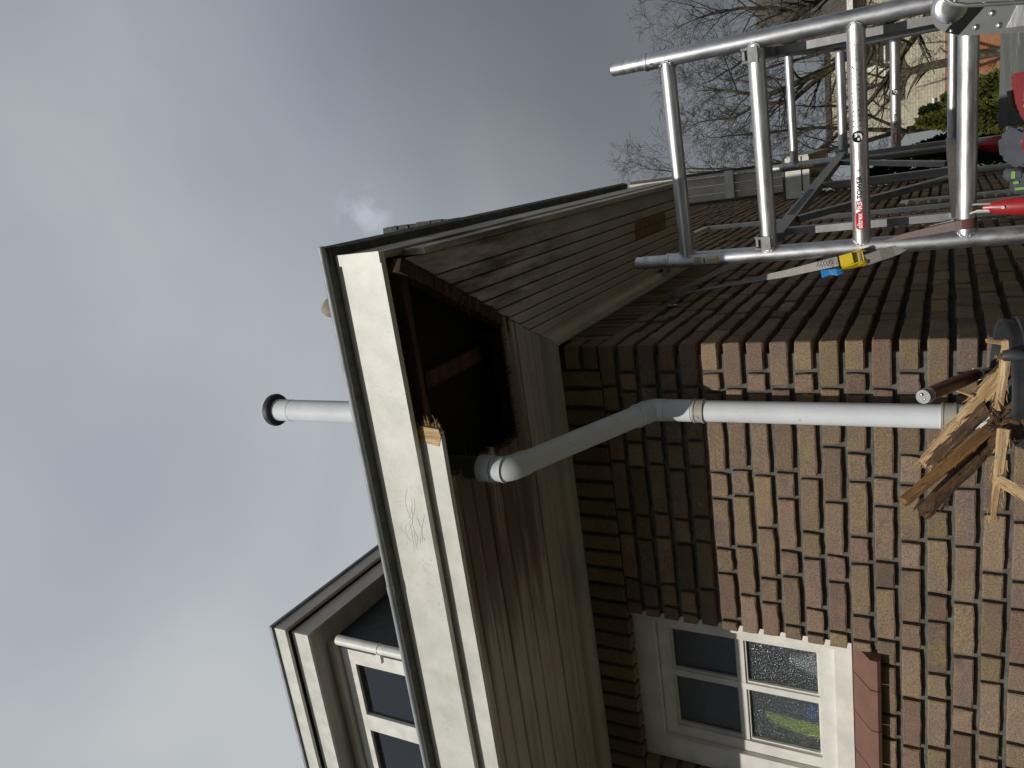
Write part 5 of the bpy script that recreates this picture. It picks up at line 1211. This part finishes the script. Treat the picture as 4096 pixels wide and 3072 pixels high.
tree('bare_tree', 'smaller leafless tree with fine twigs showing above the far roof edge', [
    ([(.7, 12.6, -3.3), (.6, 12.4, -1.0), (.5, 12.2, .6)], .12, .08, 9),
    ([(.5, 12.2, .6), (.35, 11.7, 1.9), (.2, 11.3, 2.8), (.33, 10.9, 3.6), (.45, 10.6, 4.2)], .05, .010, 1),
    ([(.5, 12.2, .6), (.75, 11.9, 1.9), (.8, 11.5, 2.8), (.85, 11.2, 3.6)], .05, .010, 1),
    ([(.35, 11.7, 1.9), (.2, 11.4, 3.0), (.30, 11.1, 3.9), (.5, 10.7, 4.7)], .035, .008, 2),
    ([(.5, 12.2, .6), (1.0, 12.0, 1.4), (1.2, 11.8, 2.4)], .04, .010, 1)], 23, levels=5, dens=.74)
tree('bare_tree', 'distant leafless tree low in front of the pale brick house', [
    ([(1.9, 20.0, -3.3), (1.9, 20.0, -.5), (1.8, 20.0, .8)], .16, .12, 9),
    ([(1.8, 20.0, .8), (1.5, 20, 2.0), (1.3, 20, 3.2)], .07, .015, 1), ([(1.8, 20, .8), (2.3, 20, 2.0), (2.5, 20, 3.4)], .07, .015, 1), ([(1.8, 20, .8), (.9, 20, 1.6), (.6, 20, 2.6)], .06, .012, 1)], 31, levels=3, dens=.9)

def shrub(name, label, c, h, r0, n, m, seed, lean=(0, 0), grp='evergreen shrubs by the wall', size=.05):
    r_ = random.Random(seed); t = thing(name, label, 'shrub', c, grp); c = Vector(c)
    bm = B(); tube(bm, [c, c+Vector((lean[0]*.4, lean[1]*.4, h*.45)), c+Vector((lean[0], lean[1], h*.95))], [.05, .03, .008], 6); mk('stem', bm, MBARK, t)
    bm = B()
    for i in range(n):
        f = r_.random()**.75; a = r_.uniform(0, 2*math.pi)
        prof = r0*(1-f)**.75*(.55+.45*mnoise.noise(Vector((a*1.2, f*5, seed)))+.45)
        rad = prof*math.sqrt(r_.uniform(.25, 1)); ax = c+Vector((lean[0]*f, lean[1]*f, 0))
        p = ax+Vector((math.cos(a)*rad, math.sin(a)*rad, h*(.06+.94*f)))
        d = Vector((math.cos(a)*.8+r_.gauss(0, .3), math.sin(a)*.8+r_.gauss(0, .3), .75+r_.gauss(0, .3))).normalized(); u_, v_2 = frame_of(d)
        t0 = r_.uniform(0, 6.28); s = u_*math.cos(t0)+v_2*math.sin(t0); l = size*r_.uniform(.7, 1.7); w_ = l*.30
        bm.faces.new([bm.verts.new(q) for q in (p, p+d*l*.5+s*w_, p+d*l, p+d*l*.5-s*w_)])
        s2 = d.cross(s); bm.faces.new([bm.verts.new(q) for q in (p, p+d*l*.45+s2*w_, p+d*l*.9, p+d*l*.45-s2*w_)])
    mk('foliage', bm, m, t, recalc=False)
shrub('conifer_shrub', 'broad olive green conifer beside the orange brick base', (.78, 8.45, -3.3), 3.35, .85, 9000, MLEAF, 1, (.06, .0))
shrub('conifer_shrub', 'slim conifer with pointed tip in front of the pale brick wall', (.46, 8.0, -3.3), 3.60, .55, 6000, MLEAF, 2, (.16, 0))
shrub('conifer_shrub', 'dark low conifer close to the corner of the brick house', (.28, 8.6, -3.3), 3.75, .62, 6000, MLEAF2, 3, (.0, 0))
shrub('hedge_shrub', 'dark shaded hedge bush behind the far grey downpipe', (.0, 9.6, -3.3), 4.3, 1.0, 7000, MLEAF2, 4, (0, 0))
shrub('conifer_shrub', 'small dark bush low in front of the white window ledge', (.75, 10.5, -3.3), 3.65, .55, 4000, MLEAF2, 5, (0, 0))

def brick_wall_mat(name, c1, c2, mort, sc_, axis):
    m = bpy.data.materials.new(name); m.use_nodes = True; t = m.node_tree; n = t.nodes; L = t.links; p = n['Principled BSDF']; p.inputs['Roughness'].default_value = .9
    g = n.new('ShaderNodeNewGeometry'); sx_ = n.new('ShaderNodeSeparateXYZ'); cb = n.new('ShaderNodeCombineXYZ'); L.new(g.outputs['Position'], sx_.inputs[0]); L.new(sx_.outputs[axis], cb.inputs[0]); L.new(sx_.outputs['Z'], cb.inputs[1])
    b = n.new('ShaderNodeTexBrick'); b.inputs['Scale'].default_value = 1; b.inputs['Brick Width'].default_value = .22; b.inputs['Row Height'].default_value = .075; b.inputs['Mortar Size'].default_value = .007; b.inputs['Mortar Smooth'].default_value = .3
    b.inputs['Color1'].default_value = (*c1, 1); b.inputs['Color2'].default_value = (*c2, 1); b.inputs['Mortar'].default_value = (*mort, 1); L.new(cb.outputs[0], b.inputs['Vector']); L.new(b.outputs['Color'], p.inputs['Base Color'])
    return m
MPALE = brick_wall_mat('pale_brick', (.50, .46, .34), (.42, .385, .28), (.22, .20, .16), 1, 'X')
MORAN = brick_wall_mat('orange_brick', (.36, .155, .07), (.30, .12, .055), (.20, .12, .08), 1, 'X')
MDARKT = mat('dark_boards', (.055, .045, .04), (.09, .075, .065), scale=6, rough=.8, stretch=(6, 6, .5))
# pale neighbour house about twenty metres off
nb = thing('neighbour_house', 'pale yellow brick house with orange brick base seen through the scaffold', 'house', (2.0, 24.0, -3.3))
bm = B(); box(bm, .35, 3.35, 23.6, 28, .10, 3.1); mk('wall', bm, MPALE, nb)
bm = B(); box(bm, .35, 12, 23.55, 28, -3.3, .098); mk('base', bm, MORAN, nb)
bm = B(); box(bm, 3.351, 12, 24.4, 28, .10, 2.55); mk('wall', bm, MPALE, nb)
bm = B(); prism(bm, [(24.0, 2.5), (24.0, 2.65), (28, 6.0), (28, 5.8)], 3.36, 12, 'x'); mk('roof', bm, MDARKT, nb)
bm = B(); box(bm, 3.36, 12, 23.9, 24.1, 2.46, 2.62); mk('gutter', bm, MFRAME, nb)
bm = B(); box(bm, .30, 3.40, 23.55, 28, 3.1, 3.25); mk('roof', bm, MDARKT, nb)
for z in (-.02, ):
    bm = B(); box(bm, .3, 1.15, 23.48, 23.548, .36, .42); mk('ledge', bm, MFRAME, nb)
bm = B(); box(bm, .3, .95, 23.4, 23.47, .10, .16); mk('ledge', bm, MFRAME, nb)
# gabled wing with awning further right/up
nb2 = thing('neighbour_wing', 'pale brick wing with dark slatted eave left of the neighbour wall', 'house', (3.0, 27.0, -3.3))
bm = B(); box(bm, 1.2, 2.75, 22.9, 23.2, 1.56, 1.60); mk('flat_eave', bm, MFRAME, nb2)
for j in range(5):
    bm = B(); box(bm, 2.35, 2.95, 22.7+j*.14, 22.78+j*.14, 2.02, 2.10); mk('slat', bm, MDARKT, nb2)
bm = B(); box(bm, 2.3, 3.0, 22.6, 23.5, 2.11, 2.16); mk('eave_top', bm, MDARKT, nb2)
bm = B(); box(bm, 2.25, 3.2, 23.0, 23.55, 2.17, 2.75); mk('gable_wall', bm, MPALE, nb2)
bm = B(); box(bm, 2.15, 2.30, 23.40, 23.55, 1.65, 2.05); mk('window_frame', bm, MFRAME, nb2)
# dark tiled house top right
nb3 = thing('tiled_house', 'dark brown tiled roof of a house at the upper right', 'house', (6.0, 27.0, -3.3))
bm = B(); prism(bm, [(4.55, 2.9), (3.6, 4.75), (12, 4.9), (12, 2.9)], 25.5, 27.5, 'y'); mk('roof', bm, MDARKT, nb3)
bm = B(); box(bm, 4.6, 12, 25.6, 27.5, -3.3, 2.9); mk('wall', bm, MPALE, nb3)

# unseen evergreen belt behind the viewer, added to darken the shaded walls
bm = B(); rb_ = random.Random(9); n = 90
for ring, (rad, hh) in enumerate(((17, 6.0), (18.5, 7.0))):
    prev = None
    for i in range(n+1):
        a = R(150+ (395-150)*i/n); x_, y_ = CAM.x+rad*math.cos(a), CAM.y+rad*math.sin(a)
        h_ = hh*(.62+.5*mnoise.noise(Vector((i*.21, ring*7, 0)))+.2*mnoise.noise(Vector((i*.9, ring*7, 3))))-3.3*0
        cols_ = [bm.verts.new((x_+rb_.uniform(-.6, .6), y_+rb_.uniform(-.6, .6), -3.3+(h_+3.3)*k/6)) for k in range(7)]
        if prev:
            for k in range(6): bm.faces.new((prev[k], cols_[k], cols_[k+1], prev[k+1]))
        prev = cols_
o = mk('unseen_shade_belt', bm, MLEAF2); o['kind'] = 'stuff'; tag(o, 'unseen dark belt of evergreens added around the garden to cut sky light', 'light blocker')
